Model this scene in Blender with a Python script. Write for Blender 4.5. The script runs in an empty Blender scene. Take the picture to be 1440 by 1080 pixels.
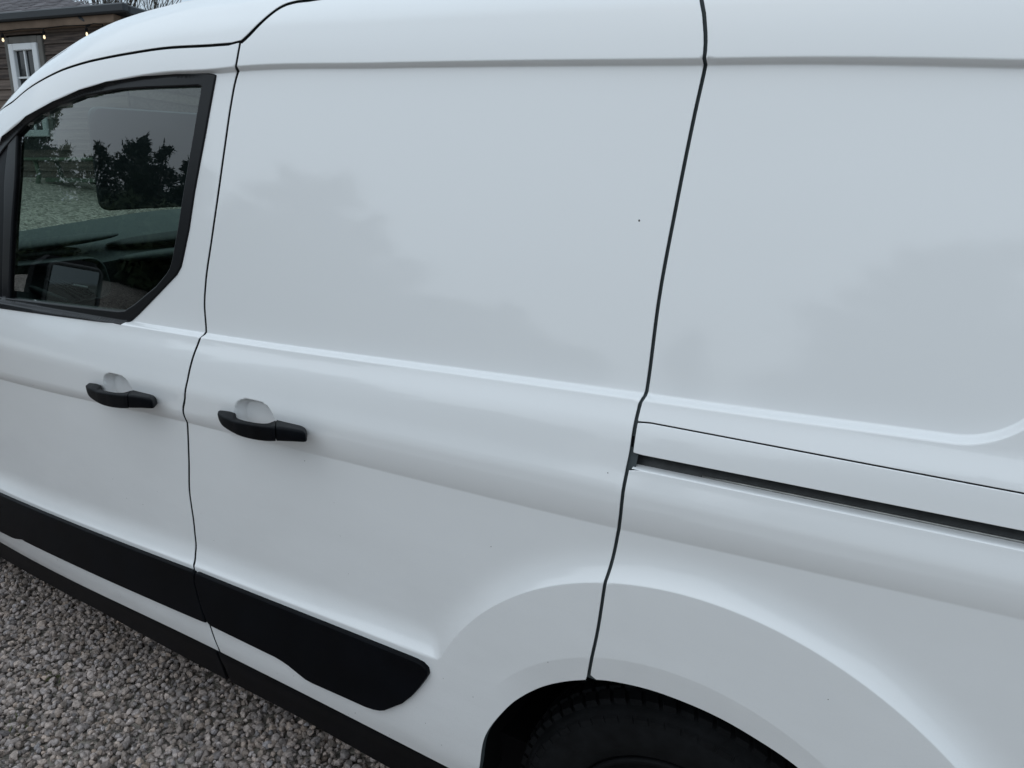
import bpy, math, random
import numpy as np
from mathutils import Vector, Matrix
from mathutils.geometry import delaunay_2d_cdt

random.seed(7); rng = np.random.default_rng(7)
scn = bpy.context.scene
COL = scn.collection

# ------------------------------------------------------------------ camera
cam_d = bpy.data.cameras.new('camera'); cam = bpy.data.objects.new('camera', cam_d); COL.objects.link(cam)
cam_d.sensor_fit = 'HORIZONTAL'; cam_d.sensor_width = 36.0; cam_d.lens = 26.0
cam_d.clip_start = .05; cam_d.clip_end = 600
cam.location = (0, -.92, 1.485)
_p, _r, _t = math.radians(16.3), math.radians(-.3), math.radians(31)
_f = Vector((-math.sin(_t)*math.cos(_p), math.cos(_t)*math.cos(_p), -math.sin(_p)))
_rt = Vector((math.cos(_t), math.sin(_t), 0)); _up = _rt.cross(_f)
_r2 = _rt*math.cos(_r) + _up*math.sin(_r); _u2 = _up*math.cos(_r) - _rt*math.sin(_r)
LEAN = math.radians(2.0)      # the van stands on gravel that falls gently towards the camera
TILT = Matrix.Rotation(LEAN, 4, 'X')
cam.matrix_world = TILT @ Matrix(((_r2.x, _u2.x, -_f.x, 0), (_r2.y, _u2.y, -_f.y, -.92), (_r2.z, _u2.z, -_f.z, 1.485), (0, 0, 0, 1)))
scn.camera = cam

# ------------------------------------------------------------------ overcast daylight
SUN_EL, SUN_AZ = math.radians(52), math.radians(200)
w = bpy.data.worlds.new('World'); scn.world = w; w.use_nodes = True
nt = w.node_tree; nt.nodes.clear()
def nn(t, kind, **kw):
    n = t.nodes.new(kind)
    for k, v in kw.items(): setattr(n, k, v)
    return n
sky = nn(nt, 'ShaderNodeTexSky', sky_type='NISHITA', sun_disc=False)
sky.sun_elevation = SUN_EL; sky.sun_rotation = SUN_AZ; sky.dust_density = 4; sky.air_density = 1
geo = nn(nt, 'ShaderNodeTexCoord')
sep = nn(nt, 'ShaderNodeSeparateXYZ'); nt.links.new(geo.outputs['Generated'], sep.inputs[0])
mr = nn(nt, 'ShaderNodeMapRange'); mr.inputs[1].default_value = 0; mr.inputs[2].default_value = 1
mr.inputs[3].default_value = .74; mr.inputs[4].default_value = 1.12
nt.links.new(sep.outputs[2], mr.inputs[0])
noi = nn(nt, 'ShaderNodeTexNoise'); noi.inputs['Scale'].default_value = 2.2; noi.inputs['Detail'].default_value = 5; noi.inputs['Roughness'].default_value = .5
mp = nn(nt, 'ShaderNodeMapping'); mp.inputs['Scale'].default_value = (1, 1, 2.2)
nt.links.new(geo.outputs['Generated'], mp.inputs[0]); nt.links.new(mp.outputs[0], noi.inputs[0])
mr2 = nn(nt, 'ShaderNodeMapRange'); mr2.inputs[1].default_value = .3; mr2.inputs[2].default_value = .7
mr2.inputs[3].default_value = .84; mr2.inputs[4].default_value = 1.16; nt.links.new(noi.outputs[0], mr2.inputs[0])
mul = nn(nt, 'ShaderNodeMath', operation='MULTIPLY'); nt.links.new(mr.outputs[0], mul.inputs[0]); nt.links.new(mr2.outputs[0], mul.inputs[1])
SKY_L = 10.6
vm = nn(nt, 'ShaderNodeVectorMath', operation='SCALE'); vm.inputs[0].default_value = (.80*SKY_L, .965*SKY_L, 1.105*SKY_L)
nt.links.new(mul.outputs[0], vm.inputs['Scale'])
mix = nn(nt, 'ShaderNodeMixRGB'); mix.inputs[0].default_value = .88
nt.links.new(sky.outputs[0], mix.inputs[1]); nt.links.new(vm.outputs[0], mix.inputs[2])
bg = nn(nt, 'ShaderNodeBackground'); bg.inputs['Strength'].default_value = .1
nt.links.new(mix.outputs[0], bg.inputs['Color'])
wo = nn(nt, 'ShaderNodeOutputWorld'); nt.links.new(bg.outputs[0], wo.inputs['Surface'])

sun_d = bpy.data.lights.new('sun', 'SUN'); sun_d.energy = .5; sun_d.angle = math.radians(120); sun_d.color = (1, .97, .93)
sun = bpy.data.objects.new('sun', sun_d); COL.objects.link(sun)
# compass azimuth clockwise from +Y, as the sky's sun_rotation
_d = Vector((math.sin(SUN_AZ)*math.cos(SUN_EL), math.cos(SUN_AZ)*math.cos(SUN_EL), math.sin(SUN_EL)))
sun.rotation_euler = _d.to_track_quat('Z', 'Y').to_euler(); sun.location = (0, 0, 30)

vs = scn.view_settings
vs.view_transform = 'Standard'; vs.look = 'None'; vs.gamma = 1; vs.use_curve_mapping = False; vs.exposure = -.05
scn.cycles.max_bounces = 10; scn.cycles.transparent_max_bounces = 16

# ------------------------------------------------------------------ helpers
def tag(o, label=None, cat=None, group=None, kind=None):
    for k, v in (('label', label), ('category', cat), ('group', group), ('kind', kind)):
        if v: o[k] = v
    return o
def empty(name, loc=(0, 0, 0), label=None, cat=None, group=None, rz=0):
    o = bpy.data.objects.new(name, None); o.location = loc; o.rotation_euler = (0, 0, rz); COL.objects.link(o)
    o.empty_display_size = .2
    return tag(o, label, cat, group)
VAN0 = Vector((-1.8, .9175, 0))   # the van's base point in its own frame
def chain(o):
    c = []
    while o.parent is not None: c.append(o); o = o.parent
    return c
def base_root(o):
    while o.parent is not None: o = o.parent
    return o
def base_of(o):
    v = Vector((0, 0, 0))
    if o is not None and (o.name == 'panel_van' or (o.parent and base_root(o).name == 'panel_van')):
        return VAN0 + sum((q.location for q in chain(o)), Vector((0, 0, 0)))
    while o is not None: v += o.location; o = o.parent
    return v
def mesh(verts, faces, mat, smooth=True, normals=None):
    me = bpy.data.meshes.new('mesh')
    me.from_pydata([tuple(map(float, v)) for v in verts], [], [tuple(int(i) for i in f) for f in faces])
    if mat is not None: me.materials.append(mat)
    me.polygons.foreach_set('use_smooth', [smooth]*len(me.polygons))
    if normals is not None: me.normals_split_custom_set_from_vertices([tuple(map(float, n)) for n in normals])
    me.update(); return me
def link(name, me, parent=None, world=True):
    o = bpy.data.objects.new(name, me); COL.objects.link(o)
    if parent is not None:
        o.parent = parent
        if world: o.location = -base_of(parent)
    return o
def part(name, verts, faces, mat, parent=None, smooth=True, normals=None):
    return link(name, mesh(verts, faces, mat, smooth, normals), parent)
class MB:
    def __init__(s): s.v = []; s.f = []
    def add(s, v, f):
        n = len(s.v); s.v += [tuple(map(float, q)) for q in v]; s.f += [tuple(i + n for i in q) for q in f]; return s
    def box(s, c, d, m=None, bev=0):
        x, y, z = (q/2 for q in d)
        if bev:
            b = min(bev, x*.9, y*.9, z*.9); vs_ = []; ix = {}
            for sx in (-1, 1):
                for sy in (-1, 1):
                    for sz in (-1, 1):
                        for a in range(3):
                            ix[(sx, sy, sz, a)] = len(vs_)
                            vs_.append([sx*(x - (a != 0)*b), sy*(y - (a != 1)*b), sz*(z - (a != 2)*b)])
            fs = []
            for a in range(3):
                for sg in (-1, 1):
                    q = []
                    for u, v_ in ((-1, -1), (1, -1), (1, 1), (-1, 1)):
                        k = [0, 0, 0]; k[a] = sg; k[(a+1) % 3] = u; k[(a+2) % 3] = v_; q.append(ix[(*k, a)])
                    fs.append(q if sg > 0 else q[::-1])
            for a in range(3):
                b1, b2 = (a+1) % 3, (a+2) % 3
                for s1 in (-1, 1):
                    for s2 in (-1, 1):
                        q = []
                        for e, ax in ((-1, b1), (1, b1), (1, b2), (-1, b2)):
                            k = [0, 0, 0]; k[a] = e; k[b1] = s1; k[b2] = s2; q.append(ix[(*k, ax)])
                        fs.append(q if s1*s2 > 0 else q[::-1])
            for sx in (-1, 1):
                for sy in (-1, 1):
                    for sz in (-1, 1):
                        q = [ix[(sx, sy, sz, a)] for a in range(3)]
                        fs.append(q if sx*sy*sz > 0 else q[::-1])
        else:
            vs_ = [[sx*x, sy*y, sz*z] for sx in (-1, 1) for sy in (-1, 1) for sz in (-1, 1)]
            fs = [(0, 1, 3, 2), (4, 6, 7, 5), (0, 4, 5, 1), (2, 3, 7, 6), (0, 2, 6, 4), (1, 5, 7, 3)]
        M = m if m is not None else Matrix.Identity(3)
        vv = [tuple(M @ Vector(q) + Vector(c)) for q in vs_]
        return s.add(vv, fs)
    def tube(s, pts, rad, n=8, cap=True):
        pts = [Vector(p) for p in pts]; rings = []
        rad = rad if hasattr(rad, '__len__') else [rad]*len(pts)
        vv = []; ff = []; pu = None
        for i, p in enumerate(pts):
            t = (pts[min(i+1, len(pts)-1)] - pts[max(i-1, 0)]).normalized()
            if pu is None: pu = t.orthogonal().normalized()
            pu = (pu - t*pu.dot(t)).normalized(); pv = t.cross(pu)
            for k in range(n):
                a = 2*math.pi*k/n; vv.append(tuple(p + (pu*math.cos(a) + pv*math.sin(a))*rad[i]))
        for i in range(len(pts) - 1):
            for k in range(n):
                a, b = i*n + k, i*n + (k+1) % n; ff.append((a, b, b + n, a + n))
        if cap: ff += [tuple(range(n))[::-1], tuple(range((len(pts)-1)*n, len(pts)*n))]
        return s.add(vv, ff)
    def lathe(s, prof, c, n=64, axis='y', a0=0, a1=2*math.pi):
        vv = []; ff = []; full = abs(a1 - a0 - 2*math.pi) < 1e-6; m = n if full else n + 1
        for i in range(m):
            a = a0 + (a1 - a0)*i/n
            for r, y in prof: vv.append((c[0] + r*math.cos(a), c[1] + y, c[2] + r*math.sin(a)))
        k = len(prof)
        for i in range(n):
            for j in range(k - 1):
                a, b = i*k + j, ((i+1) % m)*k + j; ff.append((a, a+1, b+1, b))
        return s.add(vv, ff)
    def build(s, name, mat, parent=None, smooth=False): return part(name, s.v, s.f, mat, parent, smooth)

# ------------------------------------------------------------------ materials
def mat(name, col, rough=.5, spec=.5, metal=0, coat=0, coat_r=.03, noise=None, bump=None):
    """noise=(scale, dark, light, detail) varies the colour; bump=(scale, strength, distance)."""
    m = bpy.data.materials.new(name); m.use_nodes = True; t = m.node_tree
    b = t.nodes['Principled BSDF']
    b.inputs['Base Color'].default_value = (*col, 1); b.inputs['Roughness'].default_value = rough
    b.inputs['Metallic'].default_value = metal; b.inputs['Specular IOR Level'].default_value = spec
    b.inputs['Coat Weight'].default_value = coat; b.inputs['Coat Roughness'].default_value = coat_r
    tc = nn(t, 'ShaderNodeTexCoord')
    if noise:
        n = nn(t, 'ShaderNodeTexNoise'); n.inputs['Scale'].default_value = noise[0]; n.inputs['Detail'].default_value = noise[3] if len(noise) > 3 else 6
        t.links.new(tc.outputs['Object'], n.inputs[0])
        r = nn(t, 'ShaderNodeMapRange'); r.inputs[1].default_value = .3; r.inputs[2].default_value = .7
        r.inputs[3].default_value = noise[1]; r.inputs[4].default_value = noise[2]; t.links.new(n.outputs[0], r.inputs[0])
        v = nn(t, 'ShaderNodeVectorMath', operation='SCALE'); v.inputs[0].default_value = col
        t.links.new(r.outputs[0], v.inputs['Scale']); t.links.new(v.outputs[0], b.inputs['Base Color'])
    if bump:
        n = nn(t, 'ShaderNodeTexNoise'); n.inputs['Scale'].default_value = bump[0]; n.inputs['Detail'].default_value = 4
        t.links.new(tc.outputs['Object'], n.inputs[0])
        bp_ = nn(t, 'ShaderNodeBump'); bp_.inputs['Strength'].default_value = bump[1]; bp_.inputs['Distance'].default_value = bump[2]
        t.links.new(n.outputs[0], bp_.inputs['Height']); t.links.new(bp_.outputs[0], b.inputs['Normal'])
    return m
def glass_mat(name, tint, refl_gain=1.0):
    m = bpy.data.materials.new(name); m.use_nodes = True; t = m.node_tree; t.nodes.clear()
    o = nn(t, 'ShaderNodeOutputMaterial'); mx = nn(t, 'ShaderNodeMixShader')
    tr = nn(t, 'ShaderNodeBsdfTransparent'); tr.inputs[0].default_value = (*tint, 1)
    gl = nn(t, 'ShaderNodeBsdfGlossy'); gl.inputs['Roughness'].default_value = .0; gl.inputs[0].default_value = (1, 1, 1, 1)
    fr = nn(t, 'ShaderNodeFresnel'); fr.inputs[0].default_value = 1.52
    ml = nn(t, 'ShaderNodeMath', operation='MULTIPLY'); ml.inputs[1].default_value = refl_gain; ml.use_clamp = True
    t.links.new(fr.outputs[0], ml.inputs[0])
    t.links.new(ml.outputs[0], mx.inputs[0]); t.links.new(tr.outputs[0], mx.inputs[1]); t.links.new(gl.outputs[0], mx.inputs[2])
    t.links.new(mx.outputs[0], o.inputs[0]); return m

# white paint: fine orange peel, faint road film towards the sills (dust has its own patchy shape)
def paint_mat():
    m = mat('white_paint', (.80, .805, .81), rough=.42, spec=.4, coat=1.0, coat_r=.015)
    t = m.node_tree; b = t.nodes['Principled BSDF']; b.inputs['Coat IOR'].default_value = 1.53
    tc = nn(t, 'ShaderNodeTexCoord')
    n = nn(t, 'ShaderNodeTexNoise'); n.inputs['Scale'].default_value = 5.5; n.inputs['Detail'].default_value = 8; n.inputs['Roughness'].default_value = .62
    mpp = nn(t, 'ShaderNodeMapping'); mpp.inputs['Scale'].default_value = (.55, 1, 1.6)
    t.links.new(tc.outputs['Object'], mpp.inputs[0]); t.links.new(mpp.outputs[0], n.inputs[0])
    s = nn(t, 'ShaderNodeSeparateXYZ'); t.links.new(tc.outputs['Object'], s.inputs[0])
    r = nn(t, 'ShaderNodeMapRange'); r.inputs[1].default_value = 1.05; r.inputs[2].default_value = .25; r.inputs[3].default_value = 0.0; r.inputs[4].default_value = .36
    t.links.new(s.outputs[2], r.inputs[0])
    r2 = nn(t, 'ShaderNodeMapRange'); r2.inputs[1].default_value = .35; r2.inputs[2].default_value = .75
    t.links.new(n.outputs[0], r2.inputs[0])
    ml = nn(t, 'ShaderNodeMath', operation='MULTIPLY'); t.links.new(r.outputs[0], ml.inputs[0]); t.links.new(r2.outputs[0], ml.inputs[1])
    mx = nn(t, 'ShaderNodeMixRGB'); mx.inputs[1].default_value = (.80, .805, .81, 1); mx.inputs[2].default_value = (.47, .462, .455, 1)
    t.links.new(ml.outputs[0], mx.inputs[0]); t.links.new(mx.outputs[0], b.inputs['Base Color'])
    rr = nn(t, 'ShaderNodeMapRange'); rr.inputs[3].default_value = .055; rr.inputs[4].default_value = .26
    t.links.new(ml.outputs[0], rr.inputs[0]); t.links.new(rr.outputs[0], b.inputs['Coat Roughness'])
    n3 = nn(t, 'ShaderNodeTexNoise'); n3.inputs['Scale'].default_value = 420; n3.inputs['Detail'].default_value = 2; t.links.new(tc.outputs['Object'], n3.inputs[0])
    r4 = nn(t, 'ShaderNodeMapRange'); r4.inputs[1].default_value = .55; r4.inputs[2].default_value = .8; r4.inputs[3].default_value = 0; r4.inputs[4].default_value = .55; t.links.new(n3.outputs[0], r4.inputs[0])
    m4 = nn(t, 'ShaderNodeMath', operation='MULTIPLY'); t.links.new(r4.outputs[0], m4.inputs[0]); t.links.new(r.outputs[0], m4.inputs[1])
    a4 = nn(t, 'ShaderNodeMath', operation='ADD'); a4.use_clamp = True; t.links.new(ml.outputs[0], a4.inputs[0]); t.links.new(m4.outputs[0], a4.inputs[1]); t.links.new(a4.outputs[0], mx.inputs[0])
    n2 = nn(t, 'ShaderNodeTexNoise'); n2.inputs['Scale'].default_value = 160; n2.inputs['Detail'].default_value = 2
    t.links.new(tc.outputs['Object'], n2.inputs[0])
    bp_ = nn(t, 'ShaderNodeBump'); bp_.inputs['Strength'].default_value = .02; bp_.inputs['Distance'].default_value = .002
    t.links.new(n2.outputs[0], bp_.inputs['Height'])
    n5 = nn(t, 'ShaderNodeTexNoise'); n5.inputs['Scale'].default_value = 7; n5.inputs['Detail'].default_value = 1.5; t.links.new(tc.outputs['Object'], n5.inputs[0])
    b5 = nn(t, 'ShaderNodeBump'); b5.inputs['Strength'].default_value = .35; b5.inputs['Distance'].default_value = .0016
    t.links.new(n5.outputs[0], b5.inputs['Height']); t.links.new(b5.outputs[0], bp_.inputs['Normal']); t.links.new(bp_.outputs[0], b.inputs['Coat Normal'])
    return m
PAINT = paint_mat()
BLACK_PL = mat('black_plastic', (.0016, .0022, .0036), rough=.46, spec=.08, bump=(900, .25, .0004), noise=(9, .7, 1.5))
BLACK_TR = mat('black_window_trim', (.0035, .004, .0055), rough=.38, spec=.2)
RUBBER = mat('black_rubber', (.010, .010, .011), rough=.8, spec=.2)
SEAL = mat('grey_seal', (.065, .078, .082), rough=.7, spec=.2)
FLANGE_SHADE = mat('flange_shade', (.022, .025, .027), rough=.7, spec=.2)
DARK = mat('dark_cavity', (.006, .006, .007), rough=.9, spec=.1)
STEEL = mat('rail_steel', (.42, .42, .40), rough=.38, metal=.85, noise=(40, .6, 1.1))
TYRE = mat('tyre_rubber', (.0055, .006, .0068), rough=.8, spec=.15, noise=(35, .7, 1.5), bump=(220, .3, .001))
DASH = mat('dash_plastic', (.060, .072, .072), rough=.55, spec=.35, bump=(600, .2, .0005))
DASH_D = mat('dash_dark', (.014, .016, .017), rough=.6, spec=.3)
CLOTH = mat('seat_cloth', (.03, .032, .036), rough=.95, spec=.1, noise=(60, .7, 1.3))
GREYCL = mat('visor_cloth', (.17, .20, .21), rough=.9, spec=.1)
CHROME = mat('chrome', (.75, .76, .78), rough=.15, metal=1)
GLASS = glass_mat('window_glass', (.47, .55, .525), 1.2)
WSCREEN = glass_mat('windscreen_glass', (.74, .84, .78), 1.0)
LAMP = mat('lamp_lens', (.7, .72, .75), rough=.08, spec=.6, coat=1)
# ------------------------------------------------------------------ body side as a surface y = S(x, z)
def pchip(xs, ys, x):
    xs = np.asarray(xs, float); ys = np.asarray(ys, float); x = np.asarray(x, float)
    h = np.diff(xs); dl = np.diff(ys) / h
    m = np.zeros_like(xs)
    for i in range(1, len(xs) - 1):
        if dl[i-1] * dl[i] > 0:
            w1 = 2*h[i] + h[i-1]; w2 = h[i] + 2*h[i-1]
            m[i] = (w1 + w2) / (w1/dl[i-1] + w2/dl[i])
    m[0] = dl[0]; m[-1] = dl[-1]
    k = np.clip(np.searchsorted(xs, x) - 1, 0, len(h) - 1)
    t = (x - xs[k]) / h[k]
    lo = x < xs[0]; hi = x > xs[-1]
    r = ((2*t**3 - 3*t**2 + 1)*ys[k] + (t**3 - 2*t**2 + t)*h[k]*m[k]
         + (-2*t**3 + 3*t**2)*ys[k+1] + (t**3 - t**2)*h[k]*m[k+1])
    r = np.where(lo, ys[0] + m[0]*(x - xs[0]), r)
    return np.where(hi, ys[-1] + m[-1]*(x - xs[-1]), r)

def sstep(t):
    t = np.clip(t, 0, 1); return t*t*(3 - 2*t)

RC_X = [-3.2, -2.85, -2.6, -2.1206, -2.0188, -1.883, -1.7591, -1.6147, -1.4855, -1.3139, -1.2456, -0.894, -0.6267, -0.378, -0.1866, -0.067, 0.031, 0.59]
RC_Z = [1.25, 1.26, 1.41, 1.6033, 1.6264, 1.6525, 1.6689, 1.6779, 1.681, 1.6763, 1.6759, 1.6581, 1.6431, 1.6276, 1.616, 1.6063, 1.5972, 1.5508]
ZB_X = [-4.2, -2.4, -1.6, -1.25, -.45, -.19, .02, .6]
ZB_Z = [1.12, 1.143, 1.150, 1.153, 1.1675, 1.172, 1.177, 1.185]
ZL_X = [-4.0, -2.33, -1.39, -.757, .6]
ZL_Z = [.56, .579, .616, .6275, .64]
WHX, WHZ, WR = -.273, .369, .362         # rear arch edge circle
FLX, FLZ, FLR = -.253, .395, .510        # flare crest circle
BT_X = [-2.7, -1.98, -1.36, -.915, -.43, -.17, .12, .6]
BT_Z = [.945, .9646, .9900, 1.0130, 1.0160, 1.0150, 1.0205, 1.03]
BB_Z = [.915, .9373, .9614, .9655, .9697, .9780, .9880, .998]
FWX = -3.335                              # front wheel

def plan(x):
    t = np.clip(-x - 1.1, 0, None) / 1.2
    r = np.clip(x - .1, 0, None) / .5
    return .035*t**2 + .03*r**2

def knots(x):
    rc = pchip(RC_X, RC_Z, x); zb = pchip(ZB_X, ZB_Z, x)
    w = rc - zb
    rel = [
        (0*x + .10, .0755), (0*x + .25, .0505), (0*x + .345, .0245), (0*x + .385, .0125), (0*x + .44, .004), (0*x + .50, .0025), (0*x + .62, .0038),
        (0*x + .80, .0030), (0*x + .93, .0022), (0*x + 1.0, .0012),
        (0*x + 1.030, .0010), (0*x + 1.065, .0085), (zb - .045, .0205), (zb - .0035, .0365),
        (zb + .0035, .0380)] + [(zb + t*w, .0378 + .0620*t + .0160*t*t) for t in (.04, .12, .24, .36, .48, .6, .72, .84, .93, .985)] + [(rc + .004, .1166),
        (rc + .064, .1345), (rc + .075, .1395), (rc + .118, .1720), (rc + .150, .2110)]
    return rel

def base(x, z):
    kn = knots(x)
    Z = np.array([np.broadcast_to(k[0], x.shape) for k in kn]); Y = np.array([k[1] for k in kn])
    K = len(Y)
    h = np.diff(Z, axis=0); dl = np.diff(Y)[:, None] / h
    m = np.zeros_like(Z)
    a, b = dl[:-1], dl[1:]
    w1 = 2*h[1:] + h[:-1]; w2 = h[1:] + 2*h[:-1]
    ok = a*b > 0
    with np.errstate(all='ignore'):
        hm = (w1 + w2) / (w1/a + w2/b)
    m[1:-1] = np.where(ok, hm, 0)
    m[0] = dl[0]; m[-1] = dl[-1]
    k = np.clip((Z[:, :] <= z[None]).sum(0) - 1, 0, K - 2)
    ar = np.arange(len(x))
    hk = h[k, ar]; t = (z - Z[k, ar]) / hk
    r = ((2*t**3 - 3*t**2 + 1)*Y[k] + (t**3 - 2*t**2 + t)*hk*m[k, ar]
         + (-2*t**3 + 3*t**2)*Y[k+1] + (t**3 - t**2)*hk*m[k+1, ar])
    r = np.where(z < Z[0], Y[0] + m[0]*(z - Z[0]), r)
    r = np.where(z > Z[-1], Y[-1] + m[-1]*(z - Z[-1]), r)
    return r

BOWLS = [(-1.612, .9995, .057, .0365), (-1.146, 1.012, .057, .0365)]

def S(x, z):
    sh = np.shape(x)
    x = np.ravel(np.asarray(x, float)); z = np.ravel(np.asarray(z, float))
    y = base(x, z) + plan(x)
    # belt step: the upper panel lies 13 mm deeper, with a rounded lower rear corner
    zb = pchip(ZB_X, ZB_Z, x)
    dz = z - zb; dx = .118 - x
    Rr = .095
    u = np.clip(Rr - dz, 0, None); v = np.clip(Rr - dx, 0, None)
    d = np.where((dz < Rr) & (dx < Rr), Rr - np.hypot(u, v), np.minimum(dz, dx))
    y += .0130*sstep(d/.0068 + .5)
    # roof crease: the upper rail stands proud of the panel below it
    rc = pchip(RC_X, RC_Z, x)
    y += .0115*sstep((rc - z)/.0090)*np.clip((z - zb)/(rc - zb), 0, 1)
    # lower body and wheel flare stand proud, crisp lower edge, soft upper one
    zl = pchip(ZL_X, ZL_Z, x)
    for wx in (FLX, FWX + .02):
        r = np.hypot(x - wx, z - FLZ)
        if wx == FLX: dl_ = np.maximum(zl - z, FLR - r); rr = r
        else: dl_ = np.maximum(dl_, FLR - r)
    kk = .012
    a = zl - z; b = FLR - np.hypot(x - FLX, z - FLZ)
    hh = np.clip(.5 + .5*(a - b)/kk, 0, 1)
    sm = b*(1 - hh) + a*hh + kk*hh*(1 - hh)
    dl_ = np.where(x > -1.8, sm, dl_)
    wid = .060
    tt = np.clip(dl_/wid + 1, 0, 1)
    y -= .0195*(.35*tt**2 + .65*tt**3)
    # undercut below the shoulder: soft above, a crisp line below
    bt = pchip(BT_X, BT_Z, x); bb = pchip(BT_X, BB_Z, x)
    tt = np.clip((bt - z)/(bt - bb), 0, 1)
    y += .0082*(.35*tt + .65*tt*tt)*(1 - .45*sstep((x + .3)/.5))
    # folded lip round each wheel opening
    for wx in (WHX, FWX):
        r = np.hypot(x - wx, z - WHZ)
        y += .0058*np.clip((.402 - r)/.04, 0, 1.2)*sstep((x - wx + .36)/.12 if wx == WHX else 1)
    # hand recesses behind the door handles
    for bx, bz, bw, bh in BOWLS:
        zz = z - bz
        e = (np.abs((x - bx)/(bw*(1 - .9*np.clip(zz, -.03, .04)*3)))**3.2 + np.abs(zz/bh)**3.2)
        y += .021*sstep((1.10 - e)/.55)
    return y.reshape(sh)

def N(x, z, e=.0012):
    sx = (S(x + e, z) - S(x - e, z))/(2*e); sz = (S(x, z + e) - S(x, z - e))/(2*e)
    n = np.stack([sx, -np.ones_like(sx), sz], -1)
    return n/np.linalg.norm(n, axis=-1, keepdims=True)
# ------------------------------------------------------------------ van
WID = 1.835
van = empty('panel_van', TILT.to_3x3() @ VAN0,
            'white long-wheelbase panel van with black door handles and black side mouldings, parked on grey gravel', 'van')
van.rotation_euler = (LEAN, 0, 0)

def inside(px, pz, poly):
    r = np.zeros(len(px), bool); n = len(poly); j = n - 1
    for i in range(n):
        xi, zi = poly[i]; xj, zj = poly[j]
        c = (zi > pz) != (zj > pz)
        if zi != zj: r ^= c & (px < (xj - xi)*(pz - zi)/(zj - zi) + xi)
        j = i
    return r
def resample(poly, step=.008):
    out = []
    for i in range(len(poly)):
        a = np.array(poly[i]); b = np.array(poly[(i+1) % len(poly)]); L = np.hypot(*(b - a))
        k = max(1, int(math.ceil(L/step)))
        out += [tuple(a + (b - a)*q/k) for q in range(k)]
    o2 = [out[0]]
    for p in out[1:]:
        if math.hypot(p[0] - o2[-1][0], p[1] - o2[-1][1]) > 4e-4: o2.append(p)
    return o2
def smooth_line(pts, n=6):
    """Catmull-Rom through points."""
    P = [np.array(p, float) for p in pts]; out = []
    for i in range(len(P) - 1):
        p0 = P[max(i-1, 0)]; p1 = P[i]; p2 = P[i+1]; p3 = P[min(i+2, len(P)-1)]
        for k in range(n):
            t = k/n
            out.append(tuple(.5*((2*p1) + (p2 - p0)*t + (2*p0 - 5*p1 + 4*p2 - p3)*t*t + (3*p1 - p0 - 3*p2 + p3)*t**3)))
    out.append(tuple(P[-1])); return out
def feature_rows():
    """crease lines of the body side: (curve, offsets of the rows, x range)"""
    return [(lambda x: pchip(ZB_X, ZB_Z, x), np.r_[-.030, -.022, -.015, np.arange(-.0102, .0103, .0017), .015, .022, .030], (-9, .006)),
            (lambda x: pchip(RC_X, RC_Z, x), np.r_[-.036, -.028, -.021, -.016, np.arange(-.0119, .0052, .0017), .010, .018], (-9, 9)),
            (lambda x: pchip(RC_X, RC_Z, x), np.r_[np.arange(.055, .091, .004)], (-9, 9)),
            (lambda x: pchip(RC_X, RC_Z, x), np.r_[np.arange(.102, .1515, .006)], (-9, 9)),
            (lambda x: pchip(ZL_X, ZL_Z, x), np.r_[-.02, -.012, -.006, -.002, 0, .002, np.arange(.006, .064, .0045)], (-9, -.80)),
            (lambda x: pchip(BT_X, BB_Z, x), np.r_[-.02, -.012, -.006, -.002, 0, .002, np.arange(.006, .064, .005)], (-9, 9)),
            (lambda x: 0*x + .385, np.arange(-.03, .05, .008), (-9, -.6))]
def P_corner(P):
    dz = P[:, 1] - pchip(ZB_X, ZB_Z, P[:, 0]); dx = .118 - P[:, 0]; R = .095
    return np.abs(np.where((dz < R) & (dx < R), R - np.hypot(np.clip(R - dz, 0, None), np.clip(R - dx, 0, None)), np.minimum(dz, dx)))
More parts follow.
